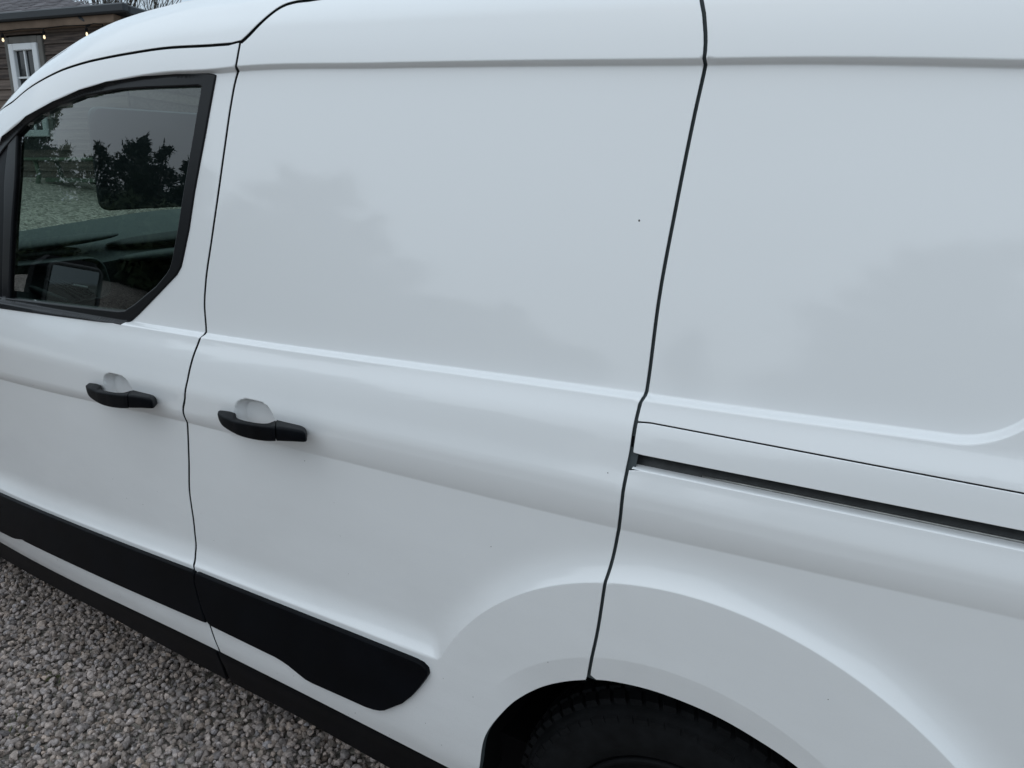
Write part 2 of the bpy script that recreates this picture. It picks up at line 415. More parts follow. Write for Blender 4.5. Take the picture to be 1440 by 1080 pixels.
def grid_points(x0, x1, z0, z1, q=1.0):
    X = np.arange(math.floor(x0/.012)*.012, x1, .012) + 1e-5; out = []
    g = np.meshgrid(np.arange(x0, x1, .016*q), np.arange(z0, z1, .013*q)); B = np.c_[g[0].ravel(), g[1].ravel()]
    if q <= 1:
        ok = np.ones(len(B), bool); polar_c = []
        def drop(P, k): return P[k]
        rows = []
        patches = [(bx - .085, bx + .085, bz - .048, bz + .048, .004) for bx, bz, bw, bh in BOWLS] + [(-.80, -.665, .592, .715, .0032)]
        def in_patch(P):
            k = np.zeros(len(P), bool)
            for a, b, c, d, s in patches: k |= (P[:, 0] > a - s) & (P[:, 0] < b + s) & (P[:, 1] > c - s) & (P[:, 1] < d + s)
            return k
        AR = math.radians(148)
        def in_arc(P):
            k = np.zeros(len(P), bool)
            r = np.hypot(P[:, 0] - FLX, P[:, 1] - FLZ); a = np.arctan2(P[:, 1] - FLZ, P[:, 0] - FLX)
            k |= (r > .495) & (r < .557) & (a < AR) & (a > 0)
            r = np.hypot(P[:, 0] - WHX, P[:, 1] - WHZ); k |= (r > .36) & (r < .42) & (P[:, 1] > .4)
            return k
        bands = []
        for f, offs, (xa, xb) in feature_rows():
            xx = X[(X > xa) & (X < xb)]
            if not len(xx): continue
            ok &= ~((B[:, 0] > xa) & (B[:, 0] < xb) & (B[:, 1] > f(B[:, 0]) + offs.min() - .006) & (B[:, 1] < f(B[:, 0]) + offs.max() + .006))
            P = np.vstack([np.c_[xx, f(xx) + o] for o in offs])
            for g_, lo, hi, (ya, yb) in bands: P = P[~((P[:, 0] > ya) & (P[:, 0] < yb) & (P[:, 1] > g_(P[:, 0]) + lo - .003) & (P[:, 1] < g_(P[:, 0]) + hi + .003))]
            bands.append((f, offs.min(), offs.max(), (xa, xb)))
            rows.append(P[~in_patch(P) & ~in_arc(P)])
        def in_corner(P): return (P[:, 0] > .006) & (P[:, 0] < .150) & (P[:, 1] > 1.140)
        B = B[ok]; B = B[~in_patch(B) & ~in_arc(B) & ~(in_corner(B) & ((P_corner(B) < .036)))]
        rows = [P[~((P[:, 0] > .006) & (np.abs(P_corner(P)) < .036) & (P[:, 1] < 1.6))] for P in rows]
        cc = np.r_[-.030, -.022, -.015, np.arange(-.0102, .0103, .0017), .015, .022, .030]
        for o in cc:
            r = .095 - o
            a = np.linspace(-math.pi/2, 0, 22); out.append(np.c_[.023 + r*np.cos(a), 1.2722 + r*np.sin(a)])
            zz = np.arange(1.28, 1.56, .012); out.append(np.c_[np.full(len(zz), .118 - o), zz])
            xx = X[(X > .006) & (X < .020)]; out.append(np.c_[xx, pchip(ZB_X, ZB_Z, xx) + o])
        out += rows
        A = np.linspace(.0, AR, 118)
        for r in np.r_[.4975, .503, .507, .509, .510, .511, .513, np.arange(.517, .556, .005)]: 
            P = np.c_[FLX + r*np.cos(A), FLZ + r*np.sin(A)]; out.append(P[~in_patch(P)])
        A = np.linspace(.05, math.pi - .05, 120)
        for r in np.r_[.366, .372, .379, .386, .392, .397, .4005, .402, .4035, .407, .413]: out.append(np.c_[WHX + r*np.cos(A), WHZ + r*np.sin(A)])
        for a, b, c, d, s in patches:
            g = np.meshgrid(np.arange(a, b, s), np.arange(c, d, s)); out.append(np.c_[g[0].ravel(), g[1].ravel()])
    out.append(B)
    P = np.vstack(out); return P[(P[:, 0] > x0) & (P[:, 0] < x1) & (P[:, 1] > z0) & (P[:, 1] < z1)]

def panel(name, outline, material, holes=(), off=0.0, depth=.014, rad=.0011, side=1, q=1.0, step=.008, parent=None, surf=None, hem_in=True):
    loops = [resample(outline, step)] + [resample(h, step) for h in holes]
    bp = np.vstack([np.array(l) for l in loops])
    mn, mx = bp.min(0), bp.max(0)
    G = grid_points(mn[0], mx[0], mn[1], mx[1], q)
    ok = inside(G[:, 0], G[:, 1], loops[0])
    for h in loops[1:]: ok &= ~inside(G[:, 0], G[:, 1], h)
    G = G[ok]
    # keep clear of the boundary and of each other
    key = np.round(G/.0006).astype(int); _, ui = np.unique(key, axis=0, return_index=True); G = G[np.sort(ui)]
    bc = {}
    for i, p in enumerate(bp): bc.setdefault((int(p[0]//.004), int(p[1]//.004)), []).append(i)
    keep = np.ones(len(G), bool)
    for i, g in enumerate(G):
        cx, cz = int(g[0]//.004), int(g[1]//.004)
        for a in (-1, 0, 1):
            for b in (-1, 0, 1):
                for j in bc.get((cx + a, cz + b), ()):
                    if abs(bp[j, 0] - g[0]) + abs(bp[j, 1] - g[1]) < .0026: keep[i] = False
    G = G[keep]
    allp = np.vstack([bp, G]); edges = []; s = 0
    for l in loops:
        n = len(l); edges += [(s + i, s + (i+1) % n) for i in range(n)]; s += n
    V, _, Fc, _, _, _ = delaunay_2d_cdt([Vector(p) for p in allp], edges, [], 0, 1e-7)
    V = np.array([tuple(v) for v in V]); Fc = np.array([f for f in Fc if len(f) == 3])
    c = V[Fc].mean(1); ok = inside(c[:, 0], c[:, 1], loops[0])
    for h in loops[1:]: ok &= ~inside(c[:, 0], c[:, 1], h)
    Fc = Fc[ok]
    a2 = np.cross(V[Fc[:, 1]] - V[Fc[:, 0]], V[Fc[:, 2]] - V[Fc[:, 0]])
    Fc = Fc[np.abs(a2) > 1e-12]; a2 = a2[np.abs(a2) > 1e-12]
    Fc[a2 < 0] = Fc[a2 < 0][:, ::-1]
    SF = surf or S
    Y = SF(V[:, 0], V[:, 1]) + off
    if surf: nrm = np.tile([0., -1., 0.], (len(V), 1))
    else: nrm = N(V[:, 0], V[:, 1])
    verts = np.c_[V[:, 0], Y, V[:, 1]]; faces = [tuple(f) for f in Fc]
    vv = [verts]; nv = [nrm]; cnt = len(verts); flange_faces = []
    for li, l in enumerate(loops):
        L = np.array(l); n = len(L)
        area = np.sum(L[:, 0]*np.roll(L[:, 1], -1) - np.roll(L[:, 0], -1)*L[:, 1])
        t = np.roll(L, -1, 0) - np.roll(L, 1, 0); t /= np.linalg.norm(t, axis=1)[:, None] + 1e-12
        o = np.c_[t[:, 1], -t[:, 0]]*(1 if area > 0 else -1)
        if li: o = -o
        y0 = SF(L[:, 0], L[:, 1]) + off
        nb = N(L[:, 0], L[:, 1]) if not surf else np.tile([0., -1., 0.], (n, 1))
        on = np.c_[o[:, 0], np.zeros(n), o[:, 1]]
        rings = []; nr = []
        for a in (0, 30, 60, 90):
            s_, c_ = math.sin(math.radians(a)), math.cos(math.radians(a))
            q_ = L + o*rad*s_; rings.append(np.c_[q_[:, 0], y0 + rad*(1 - c_), q_[:, 1]])
            m = nb*c_ + on*s_; nr.append(m/np.linalg.norm(m, axis=1)[:, None])
        q_ = L + o*rad; rings.append(np.c_[q_[:, 0], y0 + depth, q_[:, 1]]); nr.append(on)
        for k, (rg, n_) in enumerate(zip(rings, nr)): vv.append(rg); nv.append(n_)
        ccw = (area > 0) != (li > 0)
        for k in range(len(rings) - 1):
            for i in range(n):
                a, b = cnt + k*n + i, cnt + k*n + (i+1) % n
                f = (a, a + n, b + n, b)
                faces.append(f if ccw else f[::-1])
                if k == 3: flange_faces.append(len(faces) - 1)
        cnt += n*len(rings)
    vv = np.vstack(vv); nv = np.vstack(nv)
    if side < 0:
        vv[:, 1] = WID - vv[:, 1]; nv[:, 1] *= -1; faces = [f[::-1] for f in faces]
    o = part(name, vv, faces, material, parent or van, True, nv)
    if material is PAINT:                       # shade inside the gaps, put into the colour of the folded flanges
        o.data.materials.append(SEAL if name == 'sliding_door' else FLANGE_SHADE)
        for i in flange_faces: o.data.polygons[i].material_index = 1
    return o

# seams in the side view (x along the van, z up)
B_LINE = [(-1.4334, 0.2889), (-1.3647, 0.3765), (-1.3529, 0.3932), (-1.3667, 0.4635), (-1.3985, 0.591), (-1.4016, 0.6167), (-1.4094, 0.6425), (-1.4095, 0.673), (-1.4068, 0.723), (-1.407, 0.776), (-1.392, 0.87), (-1.3785, 0.955), (-1.3735, 0.993), (-1.3615, 1.021), (-1.347, 1.0956), (-1.3355, 1.143), (-1.3325, 1.153), (-1.3385, 1.2156), (-1.335, 1.2588), (-1.3181, 1.3459), (-1.3001, 1.4409), (-1.2839, 1.5363), (-1.2728, 1.6034), (-1.2567, 1.6653), (-1.2491, 1.6755), (-1.2432, 1.7173)]
C_LINE = [(-0.4155, 0.6852), (-0.414, 0.6967), (-0.3966, 0.8009), (-0.3856, 0.8981), (-0.3768, 0.964), (-0.3706, 1.003), (-0.3658, 1.0715), (-0.3634, 1.0956), (-0.3624, 1.14), (-0.361, 1.161), (-0.3585, 1.17), (-0.3551, 1.301), (-0.3459, 1.4306), (-0.3355, 1.5545), (-0.3293, 1.617), (-0.3286, 1.6295), (-0.3376, 1.6805), (-0.3453, 1.7012), (-0.3558, 1.7405)]
def line_x(line, z):
    return float(pchip([p[1] for p in line], [p[0] for p in line], np.array([z]))[0])
def seg(line, z0, z1, dx, step=.012):
    """points on a seam from z0 to z1, shifted sideways by dx along its normal"""
    n = max(2, int(abs(z1 - z0)/step)); zz = set(np.linspace(z0, z1, n).tolist())
    lo, hi = min(z0, z1), max(z0, z1)
    zz |= {p[1] for p in line if lo < p[1] < hi}
    zz = sorted(zz, reverse=z1 < z0); out = []
    for z in zz:
        x = line_x(line, z); sl = (line_x(line, z + .002) - line_x(line, z - .002))/.004
        out.append((x + dx*math.sqrt(1 + min(sl*sl, 1.2)), z))
    return out
GB, GC = .0042, .0037          # half gaps (rounded hem included)
def rcz(x, o): return float(pchip(RC_X, RC_Z, np.array([x]))[0]) + o
DT_X = [-2.9, -2.3024, -2.1588, -2.0553, -1.9112, -1.7817, -1.6321, -1.5004, -1.3265, -1.2414]; DT_O = [0.0907, 0.0907, 0.0695, 0.0714, 0.0655, 0.0564, 0.0499, 0.047, 0.044, 0.0414]
def dtz(x, o=0): return rcz(x, o + float(pchip(DT_X, DT_O, np.array([x]))[0]))
SL_X = [-2.65, -2.49, -1.34, -.715, -.55]; SL_Z = [.340, .3435, .3995, .3835, .375]
def slz(x, o=0): return float(pchip(SL_X, SL_Z, np.array([x]))[0]) + o
def along(f, x0, x1, o=0, step=.03):
    n = max(2, int(abs(x1 - x0)/step)); return [(x, f(x, o)) for x in np.linspace(x0, x1, n)]
ARCH = [(-.640, .300), (-.637, .350), (-.633, .395), (-.6235, .4349), (-.6152, .4865), (-.6028, .5225), (-.5786, .5644), (-.547, .607), (-.5012, .6502), (-.4573, .6794), (-.4112, .7015), (-.3749, .7134), (-.3169, .7227), (-.2615, .7236), (-.2081, .7192), (-.1566, .7081), (-.0967, .6886),
        (-.04, .655), (.006, .607), (.044, .55), (.068, .48), (.076, .42), (.08, .30)]
ARCH_S = smooth_line(ARCH, 6)
def arch_part(cond): return [p for p in ARCH_S if cond(p)]

TRIM = [(-1.3219, 1.6629), (-1.3417, 1.6668), (-1.4408, 1.6728), (-1.5548, 1.6754), (-1.6886, 1.6716), (-1.8036, 1.6613), (-1.9309, 1.6416), (-2.0717, 1.6137), (-2.2221, 1.5696), (-2.3611, 1.5047), (-2.5125, 1.4062), (-2.6292, 1.3021), (-2.6999, 1.2016), (-2.7, 1.128), (-2.6, 1.121), (-2.2, 1.1307), (-1.8, 1.1432), (-1.6521, 1.1479), (-1.62, 1.1478), (-1.6019, 1.1544), (-1.5685, 1.175), (-1.496, 1.225), (-1.431, 1.2707), (-1.4167, 1.2879), (-1.4098, 1.307), (-1.3911, 1.3666), (-1.3758, 1.4401), (-1.3479, 1.5491)]
GLS = [(-1.3574, 1.6477), (-1.3707, 1.6512), (-1.4543, 1.6539), (-1.5536, 1.6575), (-1.6489, 1.6595), (-1.797, 1.654), (-1.9242, 1.6373), (-2.0137, 1.6205), (-2.0996, 1.6), (-2.2249, 1.547), (-2.364, 1.4761), (-2.4965, 1.3863), (-2.6044, 1.2869), (-2.6622, 1.2014), (-2.6638, 1.1462), (-2.6, 1.141), (-2.2134, 1.1501), (-1.799, 1.1632), (-1.6517, 1.1682), (-1.6215, 1.1722), (-1.5793, 1.1914), (-1.4985, 1.2375), (-1.4624, 1.2659), (-1.4494, 1.2799), (-1.4405, 1.299), (-1.422, 1.3654), (-1.405, 1.4401), (-1.3789, 1.5491)]
def scale_loop(a, b, t): # blend two loops of unlike length: take the loop b pushed towards/away from its own inside
    return None
def push(poly, d):
    P = np.array(poly); area = np.sum(P[:, 0]*np.roll(P[:, 1], -1) - np.roll(P[:, 0], -1)*P[:, 1])
    t = np.roll(P, -1, 0) - np.roll(P, 1, 0); t /= np.linalg.norm(t, axis=1)[:, None]
    o = np.c_[t[:, 1], -t[:, 0]]*(1 if area > 0 else -1)
    return [tuple(p) for p in P + o*d]
TRIM_S = resample(TRIM, .012); GLS_S = resample(GLS, .012)

TOPZ = 1.785
SLID_TOP = [(-1.2427, 1.7173), (-1.2214, 1.73), (-1.198, 1.7479), (-1.1811, 1.7616), (-1.1661, 1.7725), (-1.1518, 1.7789), (-1.1369, 1.7818), (-1.1111, 1.7829), (-1.0397, 1.7793)]
SLID_TOP_S = smooth_line(SLID_TOP, 4)
def topseam(x, o=0): return rcz(x, .1175 + o)

def side_panels(side):
    q = 1.0 if side > 0 else 2.6
    kw = dict(side=side, q=q, step=.008 if side > 0 else .03)
    # front door
    ol = seg(B_LINE, slz(-1.35, .004), 1.7215 - .004, -GB)
    ol += along(dtz, -1.276, -2.74, -.004)
    ol += [(-2.80, 1.33), (-2.80, 1.17), (-2.70, 1.05), (-2.655, .80), (-2.64, .50), (-2.63, slz(-2.63, .004))]
    ol += along(slz, -2.60, -1.375, .004)
    door = panel('front_door', ol, PAINT, [push(TRIM_S, -.005)], depth=.02, **kw)
    # sliding door
    ol = seg(B_LINE, 1.716, slz(-1.35, .004), GB)
    ol += along(slz, -1.325, -.655, .004)
    ol += [p for p in ARCH_S if p[0] < -.418 and p[1] > .392]
    ol += seg(C_LINE, .706, topseam(-.36) - .004, -GC)
    ol += [(x, topseam(x, -.004)) for x in np.linspace(-.40, -1.02, 20)]
    ol += [(x + .003, z - .004) for x, z in SLID_TOP_S[::-1]][3:-1]
    sd = panel('sliding_door', ol, PAINT, [], **kw)
    # rear quarter, with the notch for the sliding rail
    XE = .575
    ol = [p for p in ARCH_S if -.404 < p[0] < .078 and p[1] > .40] + [(.085, .40), (.12, .34), (.30, .33), (XE, .34)]
    ol += [(XE, z) for z in np.arange(.36, 1.06, .03)] + [(XE, 1.0690), (.50, 1.0690)] + [(.50, 1.1375)] + [(XE, 1.1375)]
    ol += [(XE, z) for z in np.linspace(1.17, topseam(XE) - .004, 22)]
    ol += [(x, topseam(x, -.004)) for x in np.linspace(.54, -.335, 30)]
    ol += seg(C_LINE, topseam(-.355) - .012, 1.1385, GC) + [(.48, 1.1365), (.48, 1.0695)]
    ol = ol[:-2]
    # run in along the cover's upper seam, down at its rear end, and back along the slot's lower lip
    i0 = [i for i, p in enumerate(ol) if p == (.50, 1.0690)][0]
    ol = ol[:i0 - 1] + [(XE, 1.10)] + ol[i0 + 2:]
    ol += [(x, 1.1385 + (x + .36)*(-.010) + .0016) for x in np.linspace(-.34, .49, 12)] + [(.49, 1.069)]
    ol += [(x, 1.0695) for x in np.linspace(.46, -.345, 12)]
    ol += seg(C_LINE, 1.0665, .712, GC)
    rq = panel('rear_quarter_panel', ol, PAINT, [], **kw)
    # cover over the rail
    ol = seg(C_LINE, 1.0945, 1.1345, GC + .0006) + [(x, 1.1385 + (x + .36)*(-.010) - .0022) for x in np.linspace(-.34, .486, 12)] + [(.486, 1.0935)] + [(x, 1.0935) for x in np.linspace(.46, -.345, 10)]
    panel('rail_cover', ol, PAINT, [], depth=.012, **kw)
    # roof side: lower edge follows the door seams, upper edge meets the roof skin
    ol = along(dtz, -2.74, -1.270, .0035) + [(x - .0035, z + .0045) for x, z in SLID_TOP_S[1:-3]] + [(x, topseam(x, .004)) for x in np.linspace(-1.05, .575, 50)]
    ol += [(x, rcz(x, .150)) for x in np.linspace(.575, -2.74, 100)]
    panel('roof_side', ol, PAINT, [], depth=.006, **kw)
    # black window surround, glass and the bar of the quarter light
    wt = panel('window_trim', TRIM_S, BLACK_TR, [GLS_S], off=-.0035, depth=.022, rad=.0035, side=side, q=.9 if side > 0 else 2.6, step=.01)
    gp = push(GLS_S, .006)
    gl = panel('window_glass', gp, GLASS, [], off=.0065, depth=.0005, rad=.0002, side=side, q=1.4, step=.02)
    bl = [(-2.2013, 1.5744), (-2.2181, 1.4661), (-2.2147, 1.347), (-2.2208, 1.1433)]; br = [(-2.1599, 1.5841), (-2.1577, 1.4663), (-2.1709, 1.3487), (-2.188, 1.1456)]
    panel('quarter_light_bar', smooth_line(br[::-1], 4) + smooth_line(bl, 4), BLACK_TR, [], off=-.001, depth=.02, rad=.004, side=side, q=1.4, parent=wt)
    tri = [(-2.655, 1.152), (-2.45, 1.149), (bl[3][0] - .004, 1.152)] + [(x - .004, z) for x, z in bl[2::-1]] + [(-2.30, 1.515), (-2.41, 1.450), (-2.52, 1.368), (-2.61, 1.275), (-2.655, 1.20)]
    panel('mirror_base', tri, BLACK_PL, [], off=.001, depth=.012, rad=.003, side=side, q=2)
    # side mouldings
    ol = [(-1.3925, .6035)] + [(x, .6043 + (x + 1.3812)*.0436) for x in np.linspace(-1.42, -2.585, 24)] + [(-2.60, .545), (-2.60, .430), (-2.585, .420)]
    ol += [(-2.40, .4285), (-2.31, .4335), (-2.29, .4365), (-2.245, .4475), (-2.2325, .4492), (-2.222, .4472), (-2.18, .4490), (-1.9, .4618), (-1.60, .4755), (-1.40, .4840), (-1.3725, .4855)]
    ol += [(-1.3735, .492), (-1.3810, .52), (-1.3890, .55), (-1.3935, .58)]
    panel('side_moulding', ol, BLACK_PL, [], off=-.0105, depth=.014, rad=.0035, side=side, q=1.3)
    ol = [(-1.3810, .6043), (-1.3860, .585), (-1.3805, .555), (-1.3715, .52), (-1.3590, .489), (-1.352, .4848), (-1.343, .4846), (-1.25, .4833), (-1.1392, .4815), (-1.118, .479), (-1.0998, .4752), (-1.074, .4665), (-1.0514, .4593), (-1.03, .4578), (-.95, .4598), (-.885, .4610), (-.8662, .4635), (-.850, .468), (-.838, .4740), (-.7923, .5094), (-.770, .534), (-.7537, .5564), (-.739, .579), (-.7305, .5945), (-.7315, .604), (-.741, .6098), (-.757, .6116), (-.90, .6105), (-1.1, .6083)]
    panel('side_moulding', ol[::-1], BLACK_PL, [], off=-.0105, depth=.014, rad=.0035, side=side, q=1.3)
    # black sill covers
    def sbz(x): return float(pchip([-2.7, -2.2, -1.9, -1.2, -.9, -.6], [.235, .2655, .284, .289, .270, .258], np.array([x]))[0])
    for xa, xb in ((-2.62, -1.372), (-1.362, -.655)):
        ol = [(x, slz(x, -.0035)) for x in np.linspace(xb, xa, 30)] + [(x, sbz(x)) for x in np.linspace(xa - .012, xb - .022, 30)]
        panel('sill_cover', ol, BLACK_PL, [], off=.0015, depth=.05, rad=.003, side=side, q=1.2)
    # rubber seals and pillars behind the seams
    def strip(name, line, hw, dep, material):
        vv = []; ff = []
        for i, (x, z) in enumerate(line):
            for dx in (-hw, hw): vv.append((x + dx, (lambda y: y if side > 0 else WID - y)(float(S(np.array([x]), np.array([z]))[0]) + dep), z))
            if i: ff.append((2*i - 2, 2*i - 1, 2*i + 1, 2*i))
        return part(name, vv, ff, material, van, True)
    strip('door_seal', seg(B_LINE, .30, 1.735, 0, .02), .012, .0050, RUBBER)
    strip('door_seal', seg(C_LINE, .70, 1.745, 0, .02), .010, .0060, SEAL)
    def hstrip(name, pts, hw, dep, material):
        vv = []; ff = []
        for i, (x, z) in enumerate(pts):
            for dz in (-hw, 0, hw):
                y = float(S(np.array([x]), np.array([z + dz]))[0]) + dep; vv.append((x, y if side > 0 else WID - y, z + dz))
            if i: ff += [(3*i - 3 + k, 3*i - 2 + k, 3*i + 1 + k, 3*i + k) for k in (0, 1)]
        return part(name, vv, ff, material, van, True)
    hstrip('roof_seal', [(x, dtz(x)) for x in np.linspace(-2.74, -1.26, 50)], .012, .005, RUBBER)
    hstrip('roof_seal', SLID_TOP_S + [(x, topseam(x)) for x in np.linspace(-1.05, .57, 40)], .014, .008, SEAL)
    hstrip('sill_flange', [(x, slz(x)) for x in np.linspace(-2.62, -.66, 40)], .02, .014, DARK)
    hstrip('rail_seal', [(x, 1.137) for x in np.linspace(-.36, .5, 20)], .01, .009, DARK)
    # rail slot: painted lip, steel rail, dark box
    f = (lambda y: y) if side > 0 else (lambda y: WID - y)
    xs = np.linspace(-.3595, .488, 16)
    prof = [(.0007, 1.0703), (.0014, 1.0709), (.0035, 1.0714), (.0105, 1.0719), (.0165, 1.0723)]
    vv = [(x, f(float(S(np.array([x]), np.array([1.069]))[0]) + a), z) for x in xs for a, z in prof]; k = len(prof)
    part('rail_channel', vv, [(i*k + j, (i+1)*k + j, (i+1)*k + j + 1, i*k + j + 1) for i in range(len(xs) - 1) for j in range(k - 1)], PAINT, van, True)
    yl = lambda x: float(S(np.array([x]), np.array([1.069]))[0])
    rl = MB(); rl.tube([(x, f(yl(x) + .0175), 1.0738) for x in np.linspace(-.262, .486, 12)], .0017, 8)
    rl.build('sliding_rail', STEEL, van, True)
    rw = MB(); rw.add([(x, f(yl(x) + a), z) for x in np.linspace(-.3615, .486, 12) for a, z in ((.0185, 1.070), (.026, 1.083), (.034, 1.092))], [(i*3 + j, i*3 + j + 3, i*3 + j + 4, i*3 + j + 1) for i in range(11) for j in range(2)])
    rw.build('rail_web', mat('grey_primer', (.032, .034, .035), rough=.5, noise=(60, .6, 1.3)), van, True)
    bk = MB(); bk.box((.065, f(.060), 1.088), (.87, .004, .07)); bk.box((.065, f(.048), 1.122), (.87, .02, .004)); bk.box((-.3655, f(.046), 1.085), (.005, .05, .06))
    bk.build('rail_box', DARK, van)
    return door
side_panels(1); side_panels(-1)

# door handles: stations of front-top, front-bottom and back-top edge along the pull
HANDLE = [((-1.2339, -0.016, 1.0135), (-1.2344, -0.016, 1.0106), (-1.2578, 0.004, 1.0094)),
          ((-1.2263, -0.02, 1.0154), (-1.2268, -0.02, 1.0017), (-1.2517, 0.004, 1.0133)),
          ((-1.2054, -0.028, 1.0162), (-1.2078, -0.028, 0.9944), (-1.2362, 0.004, 1.0158)),
          ((-1.1832, -0.034, 1.0176), (-1.1825, -0.034, 0.991), (-1.2212, 0.004, 1.0172)),
          ((-1.1627, -0.038, 1.0179), (-1.1622, -0.038, 0.9897), (-1.2047, 0.003, 1.0172)),
          ((-1.1524, -0.04, 1.0189), (-1.152, -0.04, 0.9898), (-1.1885, -0.006, 1.0121)),
          ((-1.1372, -0.042, 1.0194), (-1.1368, -0.042, 0.9902), (-1.1489, -0.024, 1.0187)),
          ((-1.1145, -0.044, 1.0213), (-1.1142, -0.044, 0.9912), (-1.1261, -0.028, 1.0207)),
          ((-1.0897, -0.046, 1.0239), (-1.0894, -0.046, 0.9932), (-1.1049, -0.029, 1.0221)),
          ((-1.0653, -0.046, 1.0259), (-1.0661, -0.046, 0.9953), (-1.0861, -0.028, 1.024)),
          ((-1.0483, -0.046, 1.0282), (-1.0503, -0.046, 0.9974), (-1.0759, -0.023, 1.0253)),
          ((-1.0381, -0.0455, 1.0301), (-1.04, -0.0455, 0.9987), (-1.0784, -0.01, 1.0249)),
          ((-1.0291, -0.045, 1.0312), (-1.0322, -0.045, 0.9998), (-1.0821, 0.003, 1.0231)),
          ((-1.0139, -0.043, 1.0319), (-1.0166, -0.043, 1.0018), (-1.0651, 0.005, 1.0216)),
          ((-0.9943, -0.04, 1.0316), (-0.9954, -0.04, 1.0044), (-1.0412, 0.005, 1.0215)),
          ((-0.9818, -0.037, 1.0307), (-0.9826, -0.037, 1.0053), (-1.0223, 0.005, 1.0213)),
          ((-0.974, -0.035, 1.0289), (-0.9744, -0.035, 1.0062), (-1.0132, 0.005, 1.0193)),
          ((-0.972, -0.032, 1.0249), (-0.9723, -0.032, 1.0068), (-1.0079, 0.005, 1.0146)),
          ((-0.9741, -0.028, 1.0173), (-0.974, -0.028, 1.0078), (-1.004, 0.003, 1.0071))]
def handle(dx, dy, dz, side=1, sc=1.0):
    R = np.array(HANDLE); c0 = np.array([-1.10, 0, 1.012]); R = c0 + (R - c0)*np.array([sc, 1, sc])                                   # (station, corner, xyz)
    t = np.arange(len(R), dtype=float); tt = np.linspace(0, len(R) - 1, 73)
    A = np.stack([np.stack([pchip(t, R[:, c, k], tt) for k in range(3)], -1) for c in range(3)], 1)
    split = int(np.argmin(abs(tt - 11.5)))
    def loft(a, b, sq):
        vv = []; ff = []; n = 28
        for i in range(a, b + 1):
            ft, fb, bt = A[i]; bb = bt + np.array([fb[0] - ft[0], 0, 0]); bb[2] = fb[2] + .3*(bt[2] - ft[2])
            k_ = sq if (i == a and a > 0) else 1
            for k in range(n):
                an = 2*math.pi*k/n; c, s = math.cos(an), math.sin(an); e = .36
                u = .5 + .5*k_*math.copysign(abs(c)**e, c); w_ = .5 + .5*k_*math.copysign(abs(s)**e, s)
                p = (ft*(1 - u) + bt*u)*w_ + (fb*(1 - u) + bb*u)*(1 - w_)
                y = p[1] + dy; vv.append((p[0] + dx, y if side > 0 else WID - y, p[2] + dz))
        m = b - a + 1
        for i in range(m - 1):
            for k in range(n): q, r = i*n + k, i*n + (k+1) % n; ff.append((q, r, r + n, q + n))
        ff += [tuple(range(n))[::-1], tuple(range((m-1)*n, m*n))]
        if side < 0: ff = [q[::-1] for q in ff]
        return vv, ff
    v, fc = loft(0, split, 1); h = part('door_handle', v, fc, BLACK_PL, van, True)
    A[split:, 0:2, 1] += .0008
    v, fc = loft(split, len(tt) - 1, .86); part('handle_cap', v, fc, BLACK_PL, h, True)
for sd in (1, -1):
    handle(-.4675, .005, -.0125, sd, 1.055); handle(0, 0, 0, sd)
# chips and flecks of dirt on the paint
fr_ = np.random.RandomState(3)
spk = [(-.397, 1.412, .0014)]
spk += [(fr_.uniform(-2.2, .1), .40 + fr_.random_sample()**2.2*.7, fr_.uniform(.0004, .0009)) for _ in range(50)]
sb = MB()
for x, z, r_ in spk:
    if math.hypot(x - WHX, z - WHZ) < .385: continue
    y = float(S(np.array([x]), np.array([z]))[0]); n_ = 6
    sb.add([(x + r_*math.cos(a)*(1 + .3*math.sin(3*a)), y - .0003, z + r_*1.3*math.sin(a)) for a in np.linspace(0, 2*math.pi, n_ + 1)[:-1]] + [(x, y - .0007, z)], [(k, (k+1) % n_, n_) for k in range(n_)])
o = sb.build('dirt_flecks', mat('dried_mud', (.06, .052, .045), rough=.9), van); o['kind'] = 'stuff'
# roof skin, windscreen, bonnet and ends
def loft_rows(name, near, crown, bulge, material, n=22, zc2=0):
    """near: list of (x,y,z) on this side's edge; mirrored to the far side with a crown"""
    vv = []; ff = []
    for p in near:
        for k in range(n + 1):
            u = k/n; a = 2*u - 1
            y = p[1] + (WID - 2*p[1])*u
            vv.append((p[0] - bulge*(1 - a*a), y, p[2] + crown*(.62*(1 - abs(a)**7) + .38*(1 - a*a))))
    for i in range(len(near) - 1):
        for k in range(n):
            a = i*(n+1) + k; ff.append((a, a + n + 1, a + n + 2, a + 1))
    return part(name, vv, ff, material, van, True)
def edge_pt(x): return (x, float(S(np.array([x]), np.array([rcz(x, .150)]))[0]) - .0008, rcz(x, .1493))
loft_rows('roof', [edge_pt(x) for x in np.linspace(-2.06, .575, 40)], .045, 0, PAINT)
ap = [edge_pt(x) for x in np.linspace(-2.06, -2.74, 16)]
ws = [(p[0] - .0, p[1] + .012, p[2] + .004) for p in ap] + [(-2.85, .285, 1.405), (-2.95, .275, 1.32), (-3.04, .27, 1.235)]
loft_rows('windscreen', ws, .02, .10, WSCREEN)
hd = loft_rows('headliner', [(x, .26, rcz(x, .10)) for x in np.linspace(-2.06, -1.22, 8)], .02, 0, GREYCL)
for g_ in (lambda y: y, lambda y: WID - y):
    fr = MB(); fr.tube([(p[0], g_(p[1] + .02), p[2] - .012) for p in ws], .022, 8); fr.build('pillar_trim', DASH_D, van, True)
